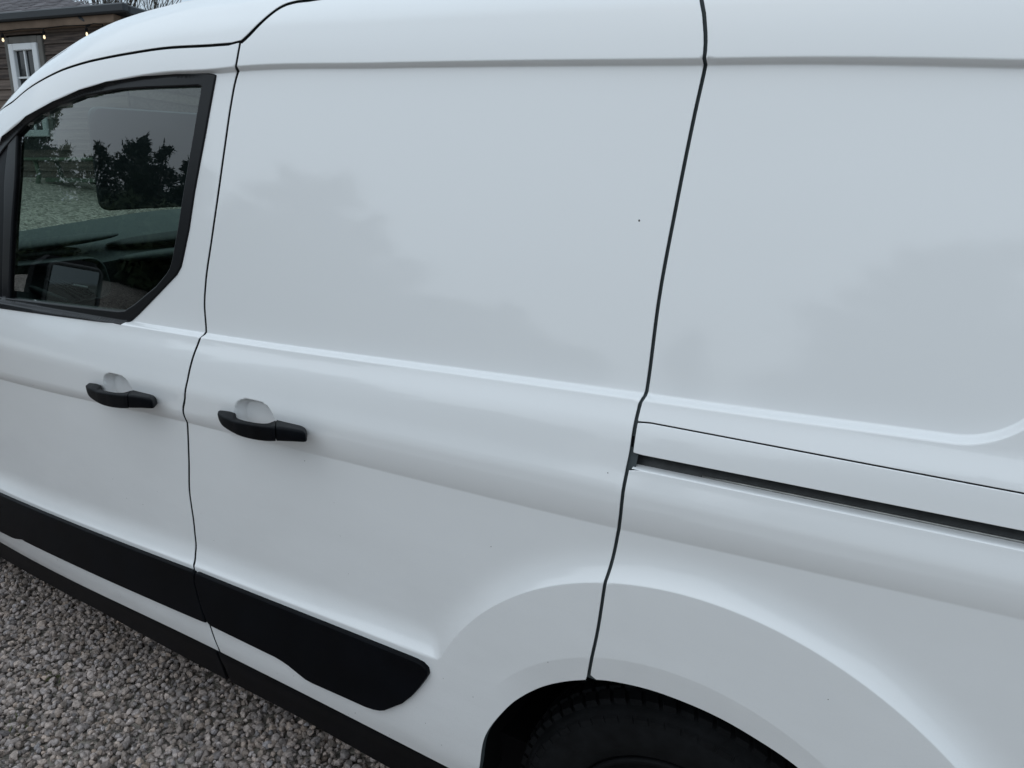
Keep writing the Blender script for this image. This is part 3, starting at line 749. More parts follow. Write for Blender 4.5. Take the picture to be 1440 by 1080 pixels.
# fender and front end
def rrect_(cy, cz, w_, h_, r, n=6):
    o = []
    for sy, sz, a0 in ((1, 1, 0), (-1, 1, 90), (-1, -1, 180), (1, -1, 270)):
        for k in range(n + 1):
            a = math.radians(a0 + 90*k/n); o.append((cy + sy*(w_/2 - r) + r*math.cos(a), cz + sz*(h_/2 - r) + r*math.sin(a)))
    return o
def fender(side):
    f = np.linspace(-math.pi*.02, math.pi*1.02, 40)
    ol = [(-2.665, .36), (-2.668, .50), (-2.683, .80), (-2.728, 1.05), (-2.83, 1.17), (-2.83, 1.30), (-2.95, 1.235), (-3.05, 1.16), (-3.35, 1.09), (-3.7, 1.01), (-3.95, .93), (-4.06, .84), (-4.10, .70), (-4.12, .50), (-4.08, .30), (-3.74, .30)]
    ol += [(FWX + .375*math.cos(a), .36 + .375*math.sin(a)) for a in np.linspace(math.pi*1.05, -.05*math.pi, 40)] + [(-2.90, .30)]
    panel('front_wing', ol, PAINT, [], side=side, q=2.2, step=.02)
fender(1); fender(-1)
def Sy(x, z): return float(S(np.array([x]), np.array([z]))[0])
hood = [(-3.04, Sy(-3.04, 1.165) + .02, 1.175), (-3.2, Sy(-3.2, 1.13) + .01, 1.128), (-3.45, Sy(-3.45, 1.065), 1.068), (-3.75, Sy(-3.75, .995), .998), (-3.98, Sy(-3.98, .915), .915)]
loft_rows('bonnet', hood, .085, .08, PAINT)
nose = [(-3.985, Sy(-3.98, .91), .91), (-4.065, Sy(-4.06, .84), .84), (-4.11, Sy(-4.10, .70), .70), (-4.13, Sy(-4.12, .5), .5), (-4.09, Sy(-4.08, .3), .30)]
loft_rows('front_bumper', nose, .0, .16, PAINT)
gm = MB(); gm.box((-4.255, WID/2, .60), (.05, .95, .16), bev=.02); gm.box((-4.245, WID/2, .42), (.05, 1.1, .1), bev=.02); gm.build('grille', BLACK_PL, van)
for sgn in (1, -1):
    yy = .36 if sgn > 0 else WID - .36
    h = MB(); h.box((-4.09, yy, .80), (.16, .22, .12), Matrix.Rotation(-.45*sgn, 3, 'Z'), bev=.035); h.build('headlight', LAMP, van)
    g_ = (lambda y: y) if sgn > 0 else (lambda y: WID - y)
    m_ = MB(); m_.box((-2.545, g_(-.205), 1.215), (.13, .245, .185), bev=.042); m_.box((-2.565, g_(-.02), 1.150), (.075, .20, .05), bev=.015)
    wm = m_.build('wing_mirror', BLACK_PL, van)
    m_ = MB(); m_.box((-2.4795, g_(-.205), 1.215), (.004, .17, .125), bev=.0018); m_.build('mirror_glass', mat('mirror_silver', (.30, .34, .34), rough=.03, metal=1), wm)
    m_ = MB(); lp = rrect_(g_(-.205), 1.215, .185, .138, .022); m_.tube([(-2.4795, y, z) for y, z in lp + lp[:1]], .0065, 6, cap=False); m_.build('mirror_rim', mat('grey_plastic', (.09, .10, .10), rough=.5), wm, True)
rear = [(.577, Sy(.575, z) + .004, z) for z in (rcz(.575, .148), 1.66, 1.5, 1.3, 1.18, 1.0, .75, .5, .33)]
loft_rows('rear_doors', rear, 0, -.03, PAINT)
rb = MB(); rb.box((.63, WID/2, .44), (.12, 1.62, .22), bev=.04); rb.build('rear_bumper', BLACK_PL, van)
rs = MB(); rs.box((.6085, WID/2, 1.1), (.006, .006, 1.35)); rs.build('rear_door_seal', DARK, van)
for yy in (.13, WID - .13):
    tl = MB(); tl.box((.60, yy, 1.0), (.05, .12, .55), bev=.02); tl.build('tail_lamp', mat('tail_lamp_red', (.35, .01, .012), rough=.12, coat=1), van)
ub = MB(); ub.box((-1.05, WID/2, .33), (2.95, 1.56, .10)); ub.box((-3.35, WID/2, .40), (1.3, .95, .2)); ub.build('underbody', DARK, van)

# wheels
def wheel(wx, side):
    f = (lambda y: y) if side > 0 else (lambda y: WID - y)
    R = .322; c = (wx, 0, .327); y0 = .045
    prof = [(.205, .035), (.215, .022), (.245, .010), (.275, .008), (.296, .016), (.306, .030), (.3135, .052), (.316, .08), (.3175, .12), (.316, .16), (.3135, .185), (.300, .21), (.26, .222), (.21, .20)]
    b = MB(); b.lathe([(r, y0 + y) for r, y in prof], c, 96)
    v = [(x, f(y), z) for x, y, z in b.v]; w = part('wheel', v, b.f, TYRE, van, True)
    t = MB()
    n = 66
    rows = [(.020, .010, .3005, .9), (.042, .013, .3135, .55), (.075, .020, .3175, .55), (.113, .021, .319, .55), (.150, .020, .3175, .55), (.183, .014, .312, .55)]
    for i in range(n):
        for j, (yy, hw, rr, cov) in enumerate(rows):
            a = 2*math.pi*(i + .5*(j % 2) + .1*j)/n; da = math.pi/n*(.78 if j else .86)
            sk = .015*(1 if j in (1, 2) else -1 if j in (4, 5) else 0)
            ht = .0065 if j else .004
            vs_ = []
            for rr_ in (rr - .006, rr + ht):
                for s1, s2 in ((-1, -1), (1, -1), (1, 1), (-1, 1)):
                    k = .92 if rr_ > rr else 1
                    aa = a + s1*da*k + s2*sk; y_ = y0 + yy + s2*hw*k
                    dr = -.012*(s2 < 0) if j == 0 else (-.004 if (j in (1,) and s2 < 0) else 0)
                    vs_.append((c[0] + (rr_ + dr)*math.cos(aa), f(y_), c[2] + (rr_ + dr)*math.sin(aa)))
            t.add(vs_, [(4, 5, 6, 7), (0, 1, 5, 4), (1, 2, 6, 5), (2, 3, 7, 6), (3, 0, 4, 7)])
    tb = t.build('tread_blocks', TYRE, w); tb['kind'] = 'stuff'
    r = MB(); r.lathe([(.206, y0 + .036), (.208, y0 + .022), (.200, y0 + .020), (.192, y0 + .05), (.16, y0 + .075), (.12, y0 + .055), (.07, y0 + .040), (.05, y0 + .035), (.001, y0 + .035)], c, 64)
    v = [(x, f(y), z) for x, y, z in r.v]
    part('rim', v, r.f, mat('rim_steel', (.005, .0052, .006), rough=.6, spec=.12), w, True)
    for k in range(5):
        nt_ = MB(); a = k*2*math.pi/5; nt_.tube([(c[0] + .055*math.cos(a), f(y0 + .042), c[2] + .055*math.sin(a)), (c[0] + .055*math.cos(a), f(y0 + .020), c[2] + .055*math.sin(a))], .010, 6)
        nt_.build('wheel_nut', STEEL, w)
    # liner
    l = MB(); aw = .395 if wx > -1 else .40
    l.lathe([(.372, .012), (aw, .03), (aw, .34), (.12, .36)], (wx, 0, .369), 40, a0=-.15, a1=math.pi + .15)
    v = [(x, f(y), z) for x, y, z in l.v]; part('wheel_arch_liner', v, l.f, DARK, van, True)
for sd in (1, -1): wheel(WHX, sd); wheel(FWX, sd)

# ------------------------------------------------------------------ cab interior
FRAMEW0 = mat('satin_silver', (.75, .77, .78), rough=.35)
def grid_surf(fn, nu, nv):
    vv = [fn(i/nu, j/nv) for i in range(nu + 1) for j in range(nv + 1)]
    ff = [(i*(nv+1) + j, (i+1)*(nv+1) + j, (i+1)*(nv+1) + j + 1, i*(nv+1) + j + 1) for i in range(nu) for j in range(nv)]
    return vv, ff
def dtop(u, v):     # u across the van, v from the windscreen back to the front edge of the dash
    y = .17 + u*(WID - .34); e = abs(2*u - 1)
    x0 = -3.03 + .20*e**3; x1 = -2.46 - .05*math.sin(u*math.pi)
    x = x0 + (x1 - x0)*v
    z0 = 1.262 + .055*sstep(np.array((y - .35)/.9)).item()
    z = z0 - .012*math.sin(v*math.pi) - .085*v**2.4 - .012*math.exp(-((y - .92)/.10)**2)*v
    return (x, y, z)
v, fc = grid_surf(dtop, 60, 22); dash = part('dashboard', v, fc, DASH, van, True)
def dface(u, v):
    x, y, z = dtop(u, 1.0)
    zz = z - v*.62; xx = x + .02*math.sin(min(v*3, 1)*math.pi) - .22*max(0, v - .25)
    return (xx, y, zz)
v, fc = grid_surf(dface, 60, 18); part('dash_face', v, fc, DASH_D, dash, True)
def ellip(name, c, r, material, parent, rot=None, e=.8, nu=28, nv=14):
    R = rot or Matrix.Identity(3); vv = []; ff = []
    for j in range(nv + 1):
        p = -math.pi/2 + math.pi*j/nv
        for i in range(nu):
            a = 2*math.pi*i/nu; g = lambda q: math.copysign(abs(q)**e, q)
            vv.append(tuple(R @ Vector((r[0]*g(math.cos(p))*g(math.cos(a)), r[1]*g(math.cos(p))*g(math.sin(a)), r[2]*g(math.sin(p)))) + Vector(c)))
    for j in range(nv):
        for i in range(nu): ff.append((j*nu + i, j*nu + (i+1) % nu, (j+1)*nu + (i+1) % nu, (j+1)*nu + i))
    return part(name, vv, ff, material, parent, True)
# long hood on the near half of the dash, dark slot below it
ellip('dash_hood', (-2.615, .44, 1.2515), (.075, .235, .016), DASH, dash, Matrix.Rotation(.055, 3, 'X'), e=.9)
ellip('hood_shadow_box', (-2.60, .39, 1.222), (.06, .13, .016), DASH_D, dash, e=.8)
# rounded pod that faces the passenger, with its light rim
def rrect(y0, y1, z0, z1, r, n=6):
    o = []
    for cy, cz, a0 in ((y1 - r, z1 - r, 0), (y0 + r, z1 - r, 90), (y0 + r, z0 + r, 180), (y1 - r, z0 + r, 270)):
        for k in range(n + 1):
            a = math.radians(a0 + 90*k/n); o.append((cy + r*math.cos(a), cz + r*math.sin(a)))
    return o
def pod(name, loop, xs, shr, material, parent, tilt=0):
    vv = []; ff = []; n = len(loop); cy = sum(p[0] for p in loop)/n; cz = sum(p[1] for p in loop)/n
    for x, s in zip(xs, shr):
        for y, z in loop: vv.append((x + tilt*(z - cz), cy + (y - cy)*s, cz + (z - cz)*s))
    for i in range(len(xs) - 1):
        for k in range(n): a, b = i*n + k, i*n + (k+1) % n; ff.append((a, b, b + n, a + n))
    ff.append(tuple(range((len(xs)-1)*n, len(xs)*n)))
    return part(name, vv, ff, material, parent, True)
pl = rrect(.17, .525, 1.072, 1.208, .045)
pod('dash_pod', pl, [-2.62, -2.47, -2.452, -2.446, -2.446, -2.452], [1, 1, .985, .95, .93, .91], DASH, dash, -.25)
# side air vent with slats and a chrome tab
def on_pod(y, z): return -2.443 - .25*(z - 1.14)
vp = [(.300, 1.166), (.345, 1.160), (.425, 1.125), (.462, 1.082), (.395, 1.080)]
vb = MB(); vb.add([(on_pod(y, z) + .003, y, z) for y, z in vp], [tuple(range(len(vp)))]); vb.build('air_vent', DASH_D, dash)
for k in range(4):
    s = MB(); t = k/3
    a = Vector((on_pod(.3, 1.16) + .006, .318 + .045*t, 1.155 - .010*t)); b_ = Vector((on_pod(.4, 1.09) + .006, .405 + .042*t, 1.084 + .012*t))
    s.tube([a, b_], .0032, 6); s.build('vent_slat', DASH, dash)
tb = MB(); tb.tube([(on_pod(.40, 1.12) + .014, .385, 1.131), (on_pod(.40, 1.12) + .014, .428, 1.117)], .0042, 8); tb.build('vent_tab', FRAMEW0, dash)
v2 = MB(); v2.add([(-2.575, .285, 1.207), (-2.575, .375, 1.184), (-2.565, .355, 1.178), (-2.57, .28, 1.184)], [(0, 1, 2, 3)]); v2.build('side_vent', DASH_D, dash)
# centre stack bulge and far-side ridge
ellip('dash_ridge', (-2.60, .98, 1.238), (.10, .36, .020), DASH_D, dash, Matrix.Rotation(.03, 3, 'X'), e=.9)
ellip('dash_ridge', (-2.475, .92, 1.188), (.05, .34, .022), DASH, dash, e=.8)
st_ = MB(); st_.tube([(-2.50, .20, 1.182), (-2.47, .262, 1.140), (-2.43, .31, 1.105), (-2.40, .345, 1.080)], [.010, .014, .014, .012], 8); st_.build('trim_strip', DASH, dash, True)
ellip('instrument_cowl', (-2.56, 1.36, 1.225), (.13, .21, .06), DASH_D, dash, e=.7)
sw = MB()
ctr = Vector((-2.32, 1.36, 1.08)); n1 = Vector((0, 1, 0)); n2 = Vector((.42, 0, .91)).normalized()
sw.tube([ctr + (n1*math.cos(a) + n2*math.sin(a))*.185 for a in np.linspace(0, 2*math.pi, 37)], .015, 8, cap=False)
for a in (0, math.pi, -math.pi/2): sw.tube([ctr, ctr + (n1*math.cos(a) + n2*math.sin(a))*.18], .014, 6)
sw.tube([ctr, ctr + Vector((-.22, 0, .02))], .03, 8); sw.build('steering_wheel', DASH_D, van, True)
# inner door card with a pale top roll, bulkhead, floor, seats
for sd in (1, -1):
    f = (lambda y: y) if sd > 0 else (lambda y: WID - y)
    d_ = MB(); d_.box((-2.02, f(.125), .85), (1.22, .05, .52), bev=.02); d_.build('door_card', DASH_D, van)
    d_ = MB(); d_.tube([(-2.68, f(.165), 1.175), (-2.5, f(.168), 1.128), (-2.35, f(.165), 1.10), (-1.95, f(.158), 1.098), (-1.45, f(.150), 1.10)], [.02, .022, .022, .02, .018], 10); d_.build('door_top_roll', DASH, van, True)
cb = MB(); cb.box((-1.20, WID/2, .98), (.03, 1.5, 1.35)); cb.build('bulkhead', DASH_D, van)
cf = MB(); cf.box((-2.05, WID/2, .40), (1.7, 1.55, .03)); cf.build('cab_floor', DASH_D, van)
for yy, wd in ((.47, .50), (1.36, .48)):
    s = ellip('seat', (-1.62, yy, .66), (.27, wd/2, .11), CLOTH, van, e=.45)
    ellip('seat_back', (-1.385, yy, 1.0), (.07, wd/2 - .02, .34), CLOTH, s, Matrix.Rotation(.16, 3, 'Y'), e=.5)
    ellip('headrest', (-1.315, yy, 1.44), (.045, .12, .085), CLOTH, s, e=.6)
# sun visor folded down behind the windscreen
vz = rrect(.385, .80, 1.368, 1.66, .03)
vv = []; ff = []; n = len(vz)
for x, s in ((-2.212, .97), (-2.207, 1), (-2.195, 1), (-2.19, .97)):
    cy, cz = .59, 1.51
    for y, z in vz: vv.append((x + .06*(z - cz), cy + (y - cy)*s, cz + (z - cz)*s))
for i in range(3):
    for k in range(n): a, b_ = i*n + k, i*n + (k+1) % n; ff.append((a, b_, b_ + n, a + n))
ff += [tuple(range(n))[::-1], tuple(range(3*n, 4*n))]
part('sun_visor', vv, ff, GREYCL, van, False)
# ------------------------------------------------------------------ ground
def ss(t): t = max(0., min(1., t)); return t*t*(3 - 2*t)
def gz(x, y):
    return 1.42*ss((-x - 4.6)/7.4) + math.tan(LEAN)*6*math.tanh(y/6) + .010*min(max(0., -x - 14), 60)
ax = np.r_[np.linspace(-250, -60, 10), np.linspace(-55, -13, 22), np.linspace(-12, -4, 24), np.linspace(-3.5, 6, 14), np.linspace(12, 250, 10)]
ay = np.r_[np.linspace(-250, -30, 10), np.linspace(-25, 40, 34), np.linspace(50, 250, 8)]
vv = [(x, y, gz(x, y)) for x in ax for y in ay]; n = len(ay)
ff = [(i*n + j, (i+1)*n + j, (i+1)*n + j + 1, i*n + j + 1) for i in range(len(ax) - 1) for j in range(n - 1)]
def gravel_ground():
    m = mat('gravel_ground', (.14, .135, .125), rough=.9, spec=.2); t = m.node_tree; b = t.nodes['Principled BSDF']
    tc = nn(t, 'ShaderNodeTexCoord')
    vo = nn(t, 'ShaderNodeTexVoronoi'); vo.inputs['Scale'].default_value = 38; t.links.new(tc.outputs['Object'], vo.inputs[0])
    sp = nn(t, 'ShaderNodeSeparateColor'); t.links.new(vo.outputs['Color'], sp.inputs[0])
    no = nn(t, 'ShaderNodeTexNoise'); no.inputs['Scale'].default_value = .35; no.inputs['Detail'].default_value = 6; t.links.new(tc.outputs['Object'], no.inputs[0])
    r = nn(t, 'ShaderNodeMapRange'); r.inputs[3].default_value = .5; r.inputs[4].default_value = 1.6; t.links.new(sp.outputs[0], r.inputs[0])
    r3 = nn(t, 'ShaderNodeMapRange'); r3.inputs[1].default_value = .3; r3.inputs[2].default_value = .7; r3.inputs[3].default_value = .75; r3.inputs[4].default_value = 1.2; t.links.new(no.outputs[0], r3.inputs[0])
    ml = nn(t, 'ShaderNodeMath', operation='MULTIPLY'); t.links.new(r.outputs[0], ml.inputs[0]); t.links.new(r3.outputs[0], ml.inputs[1])
    v = nn(t, 'ShaderNodeVectorMath', operation='SCALE'); v.inputs[0].default_value = (.315, .285, .25); t.links.new(ml.outputs[0], v.inputs['Scale']); t.links.new(v.outputs[0], b.inputs['Base Color'])
    bp_ = nn(t, 'ShaderNodeBump'); bp_.inputs['Strength'].default_value = 1; bp_.inputs['Distance'].default_value = .012; bp_.invert = True
    t.links.new(vo.outputs['Distance'], bp_.inputs['Height']); t.links.new(bp_.outputs[0], b.inputs['Normal'])
    return m
g = part('ground', vv, ff, gravel_ground(), None, True); g['kind'] = 'structure'

# loose stones
def ico(sub):
    p = (1 + 5**.5)/2
    v = [(-1, p, 0), (1, p, 0), (-1, -p, 0), (1, -p, 0), (0, -1, p), (0, 1, p), (0, -1, -p), (0, 1, -p), (p, 0, -1), (p, 0, 1), (-p, 0, -1), (-p, 0, 1)]
    f = [(0, 11, 5), (0, 5, 1), (0, 1, 7), (0, 7, 10), (0, 10, 11), (1, 5, 9), (5, 11, 4), (11, 10, 2), (10, 7, 6), (7, 1, 8), (3, 9, 4), (3, 4, 2), (3, 2, 6), (3, 6, 8), (3, 8, 9), (4, 9, 5), (2, 4, 11), (6, 2, 10), (8, 6, 7), (9, 8, 1)]
    v = [tuple(np.array(q)/np.linalg.norm(q)) for q in v]
    for _ in range(sub):
        c = {}; nf = []
        def mid(a, b):
            k = (min(a, b), max(a, b))
            if k not in c:
                m = np.array(v[a]) + np.array(v[b]); v.append(tuple(m/np.linalg.norm(m))); c[k] = len(v) - 1
            return c[k]
        for a, b, d in f:
            x, y, z = mid(a, b), mid(b, d), mid(d, a); nf += [(a, x, z), (b, y, x), (d, z, y), (x, y, z)]
        f = nf
    return np.array(v), np.array(f)
def stone_proto(sub, seed):
    r = np.random.default_rng(seed); v, f = ico(sub)
    # chip flat facets off a sphere: crushed stone
    for _ in range(9):
        d = r.normal(size=3); d /= np.linalg.norm(d); h = r.uniform(.58, .86)
        s = v @ d; k = s > h; v[k] -= (s[k] - h)[:, None]*d
    v *= 1 + r.normal(size=(len(v), 1))*.025
    return v*np.array([1.12, .88, .72]), f
def stones(name, pos, size, sub, material, npro=9):
    tone = 1.15*rng.beta(1.9, 2.8, len(pos)); warm = rng.normal(0, 1, len(pos))
    V, F, T = [], [], []; cnt = 0
    pro = [stone_proto(sub, 100 + i) for i in range(npro)]
    pid = rng.integers(0, npro, len(pos))
    for i in range(npro):
        ix = np.where(pid == i)[0]; v, f = pro[i]; k = len(ix)
        q = rng.normal(size=(k, 4)); q[:, 1:3] *= .45; q /= np.linalg.norm(q, axis=1)[:, None]
        w_, x, y, z = q.T
        R = np.stack([1-2*(y*y+z*z), 2*(x*y-z*w_), 2*(x*z+y*w_), 2*(x*y+z*w_), 1-2*(x*x+z*z), 2*(y*z-x*w_), 2*(x*z-y*w_), 2*(y*z+x*w_), 1-2*(x*x+y*y)], 1).reshape(k, 3, 3)
        vv = np.einsum('kij,nj->kni', R, v)*size[ix][:, None, None] + pos[ix][:, None, :]
        V.append(vv.reshape(-1, 3)); F.append((f[None] + (np.arange(k)*len(v))[:, None, None]).reshape(-1, 3) + cnt); cnt += k*len(v)
        c = np.clip(.45 + tone[ix], .4, 1.6)[:, None]*np.stack([1.16 + .035*warm[ix], np.ones(k)*.975, .885 - .035*warm[ix]], 1)
        T.append(np.repeat(c, len(v), 0))
    V = np.vstack(V); F = np.vstack(F); T = np.vstack(T)
    me = bpy.data.meshes.new('stones'); me.vertices.add(len(V)); me.vertices.foreach_set('co', V.ravel().astype(np.float32))
    me.loops.add(len(F)*3); me.loops.foreach_set('vertex_index', F.ravel().astype(np.int32))
    me.polygons.add(len(F)); me.polygons.foreach_set('loop_start', np.arange(0, len(F)*3, 3, dtype=np.int32))
    me.update(calc_edges=True); me.polygons.foreach_set('use_smooth', np.zeros(len(F), bool))
    at = me.attributes.new('tone', 'FLOAT_COLOR', 'POINT'); at.data.foreach_set('color', np.c_[T, np.ones(len(T))].ravel().astype(np.float32))
    me.materials.append(material); o = bpy.data.objects.new(name, me); COL.objects.link(o); o['kind'] = 'stuff'; return o
def stone_mat():
    m = mat('stone', (.2, .2, .2), rough=.85, spec=.25); t = m.node_tree; b = t.nodes['Principled BSDF']
    a = nn(t, 'ShaderNodeAttribute', attribute_name='tone'); tc = nn(t, 'ShaderNodeTexCoord')
    n = nn(t, 'ShaderNodeTexNoise'); n.inputs['Scale'].default_value = 150; n.inputs['Detail'].default_value = 5; t.links.new(tc.outputs['Object'], n.inputs[0])
    r = nn(t, 'ShaderNodeMapRange'); r.inputs[1].default_value = .3; r.inputs[2].default_value = .7; r.inputs[3].default_value = .205; r.inputs[4].default_value = .42; t.links.new(n.outputs[0], r.inputs[0])
    v = nn(t, 'ShaderNodeVectorMath', operation='SCALE'); t.links.new(a.outputs['Color'], v.inputs[0]); t.links.new(r.outputs[0], v.inputs['Scale'])
    t.links.new(v.outputs[0], b.inputs['Base Color'])
    bp_ = nn(t, 'ShaderNodeBump'); bp_.inputs['Strength'].default_value = .6; bp_.inputs['Distance'].default_value = .002
    t.links.new(n.outputs[0], bp_.inputs['Height']); t.links.new(bp_.outputs[0], b.inputs['Normal']); return m
STONE = stone_mat()
def scatter(x0, x1, y0, y1, sp, zj):
    xs = np.arange(x0, x1, sp); ys = np.arange(y0, y1, sp*.9); X, Y = np.meshgrid(xs, ys)
    X = X + (np.arange(len(ys)) % 2)[:, None]*sp/2 + rng.normal(0, sp*.22, X.shape); Y = Y + rng.normal(0, sp*.22, X.shape)
    return np.c_[X.ravel(), Y.ravel(), rng.uniform(-.004, zj, X.size)]
p1 = scatter(-3.6, -.7, -.62, .75, .0170, .009); s1 = rng.gamma(14, .0090/14, len(p1)).clip(.0045, .015)
p2 = scatter(-3.6, -.7, -.62, .45, .027, .014) + np.array([0, 0, .003]); s2 = rng.gamma(9, .0090/9, len(p2)).clip(.0042, .016)
P = np.vstack([p1, p2]); P[:, 2] += .009 + np.array([gz(*q[:2]) for q in P])
stones('gravel', P, np.r_[s1, s2], 1, STONE)
p3 = scatter(-7.5, 3.2, -4.5, -.62, .032, .012); p3b = scatter(-4.6, -3.6, -.62, 1.0, .032, .012); p3c = scatter(-.7, 3, -.62, .6, .032, .012)
P = np.vstack([p3, p3b, p3c]); P[:, 2] += np.array([gz(*q[:2]) for q in P]); s3 = rng.gamma(12, .0165/12, len(P)).clip(.008, .024)
stones('gravel', P, s3, 0, STONE)
# moss between the stones
mb = MB()
for cx, cy, k in ((-2.18, -.01, 40), (-2.05, -.17, 16), (-2.75, .03, 14)):
    for _ in range(k):
        x, y = cx + rng.normal(0, .025), cy + rng.normal(0, .012); zg = gz(x, y); h = rng.uniform(.006, .016); a = rng.uniform(0, 6.28); r = .004
        mb.add([(x - r*math.cos(a), y - r*math.sin(a), .012 + zg), (x + r*math.cos(a), y + r*math.sin(a), .012 + zg), (x + rng.normal(0, .008), y + rng.normal(0, .008), .014 + h + zg)], [(0, 1, 2)])
o = mb.build('moss', mat('moss', (.10, .105, .045), rough=.9), None); o['kind'] = 'stuff'

# ------------------------------------------------------------------ timber cabin beyond the bonnet
WOOD = mat('weathered_wood', (.085, .070, .060), rough=.85, spec=.2, bump=(30, .4, .01))
def wood_mat():
    t = WOOD.node_tree; b = t.nodes['Principled BSDF']; tc = nn(t, 'ShaderNodeTexCoord')
    mpp = nn(t, 'ShaderNodeMapping'); mpp.inputs['Scale'].default_value = (.9, 9, 14); t.links.new(tc.outputs['Object'], mpp.inputs[0])
    n = nn(t, 'ShaderNodeTexNoise'); n.inputs['Scale'].default_value = 2.2; n.inputs['Detail'].default_value = 8; n.inputs['Roughness'].default_value = .65; t.links.new(mpp.outputs[0], n.inputs[0])
    oi = nn(t, 'ShaderNodeObjectInfo')
    r = nn(t, 'ShaderNodeValToRGB'); e = r.color_ramp.elements; e[0].position = .3; e[0].color = (.038, .031, .029, 1); e[1].position = .72; e[1].color = (.175, .138, .118, 1)
    ad = nn(t, 'ShaderNodeMath', operation='MULTIPLY_ADD'); ad.inputs[1].default_value = .22; ad.inputs[2].default_value = -.11; t.links.new(oi.outputs['Random'], ad.inputs[0])
    a2 = nn(t, 'ShaderNodeMath', operation='ADD'); t.links.new(n.outputs[0], a2.inputs[0]); t.links.new(ad.outputs[0], a2.inputs[1])
    t.links.new(a2.outputs[0], r.inputs[0]); t.links.new(r.outputs[0], b.inputs['Base Color'])
wood_mat()
FASCIA = mat('black_fascia', (.014, .018, .023), rough=.45, spec=.4)
PINE = mat('brown_soffit_board', (.16, .115, .085), rough=.8, spec=.2, noise=(4, .75, 1.25))
FRAMEW = mat('white_window_paint', (.62, .64, .66), rough=.4)
GREYW = mat('grey_timber', (.13, .125, .115), rough=.8, noise=(6, .7, 1.2))
PANE = mat('dark_pane', (.008, .010, .012), rough=.05, spec=.5)
# local axes of its front wall: u to the right along the wall, v away from the camera, z up
EY = Vector((0, -.9713, 1.452)); H = 2.3
A0 = Vector((-.8940, .4481, 0))*(H/.1687) + Vector((0, EY.y, 0)); A1 = Vector((-.8504, .5261, 0))*(H/.1868) + Vector((0, EY.y, 0))
U = (A1 - A0).normalized(); Vn = Vector((-U.y, U.x, 0)); ZG = gz(A0.x, A0.y) - .05; ZE = EY.z + H
rzc = math.atan2(U.y, U.x)
def sight(dx, dy, sl, back=0):  # where a survey line meets the front wall: (u, height over the cabin's ground)
    den = dx*Vn.x + dy*Vn.y; t = ((A0.x + Vn.x*back - EY.x)*Vn.x + (A0.y + Vn.y*back - EY.y)*Vn.y)/den
    p = Vector((EY.x + dx*t - A0.x, EY.y + dy*t - A0.y, 0)); return p.dot(U), EY.z + sl*t - ZG
cab = empty('timber_cabin', (A0.x, A0.y, ZG), 'weathered dark timber cabin with a white cottage window and slate roof, behind the van bonnet', 'cabin', rz=rzc)
def cpart(name, mb_, material, parent=None, smooth=False):
    o = link(name, mesh(mb_.v, mb_.f, material, smooth), parent or cab, world=False); return o
HW = ZE - ZG            # eaves height over its ground
UL, UR = -3.2, sight(-.8333, .5529, .19, -.2)[0] - .34     # wall ends along u (0 is where the eaves meet the photo's left edge)
(WX0, WT), (WX1, _) = sight(-.8927, .4506, .1437, -.085), sight(-.8808, .4735, .1464, -.085)
WB = WT - 1.25
bm_ = MB(); bm_.box(((UL + UR)/2, 2.0, HW/2), (UR - UL - .02, 3.96, HW - .05)); cpart('wall_core', bm_, DASH_D)
bh = .142; nb = int((HW - .13)/bh) + 1
for k in range(nb):
    z0 = k*bh
    if z0 + bh > HW - .10: continue
    spans = [(UL, UR)]
    if z0 + bh > WB - .09 and z0 < WT + .09: spans = [(UL, WX0 - .09), (WX1 + .09, UR)]
    for a, b_ in spans:
        cuts = [a] + sorted(c for c in (a + (b_ - a)*.5 + rng.uniform(-.9, .9),) if b_ - a > 2.6) + [b_]
        for c0, c1 in zip(cuts, cuts[1:]):
            m_ = MB(); t = .022 + rng.uniform(-.004, .004); jig = rng.uniform(-.003, .003)
            m_.add([(c0 + .003, .012, 0), (c1 - .003, .012, 0), (c1 - .003, -.006 - t, .004), (c0 + .003, -.006 - t, .004), (c0 + .003, -.002, bh + .012), (c1 - .003, -.002, bh + .012), (c1 - .003, .012, bh + .012), (c0 + .003, .012, bh + .012)],
                   [(3, 2, 5, 4), (0, 1, 2, 3), (4, 5, 6, 7), (0, 3, 4, 7), (1, 6, 5, 2)])
            o = cpart('board', m_, WOOD); o.location = (0, -.012, z0 + jig)
            o.rotation_euler = (0, rng.uniform(-.0015, .0015), 0)
for k in range(nb):                                       # the gable end, boarded in the same way
    if k*bh + bh > HW - .10: continue
    m_ = MB(); t = .022 + rng.uniform(-.004, .004); q_ = UR + .004
    m_.add([(q_ - .02, 0, 0), (q_ - .02, 3.95, 0), (q_ + t, 3.95, .004), (q_ + t, 0, .004), (q_ - .004, 0, bh + .012), (q_ - .004, 3.95, bh + .012)], [(0, 3, 2, 1), (3, 4, 5, 2)])
    o = cpart('board', m_, WOOD); o.location = (0, 0, k*bh + rng.uniform(-.003, .003))
m_ = MB(); m_.box(((UL + UR)/2, -.09, HW - .155), (UR - UL + .1, .13, .105), bev=.006); cpart('soffit_board', m_, PINE)
m_ = MB(); m_.box(((UL + UR)/2, -.17, HW - .045), (UR - UL + .60, .10, .115), bev=.02); cpart('gutter', m_, FASCIA)
m_ = MB(); m_.box((UR + .25, 1.93, HW - .06), (.09, 4.1, .12), bev=.02); cpart('gutter', m_, FASCIA)
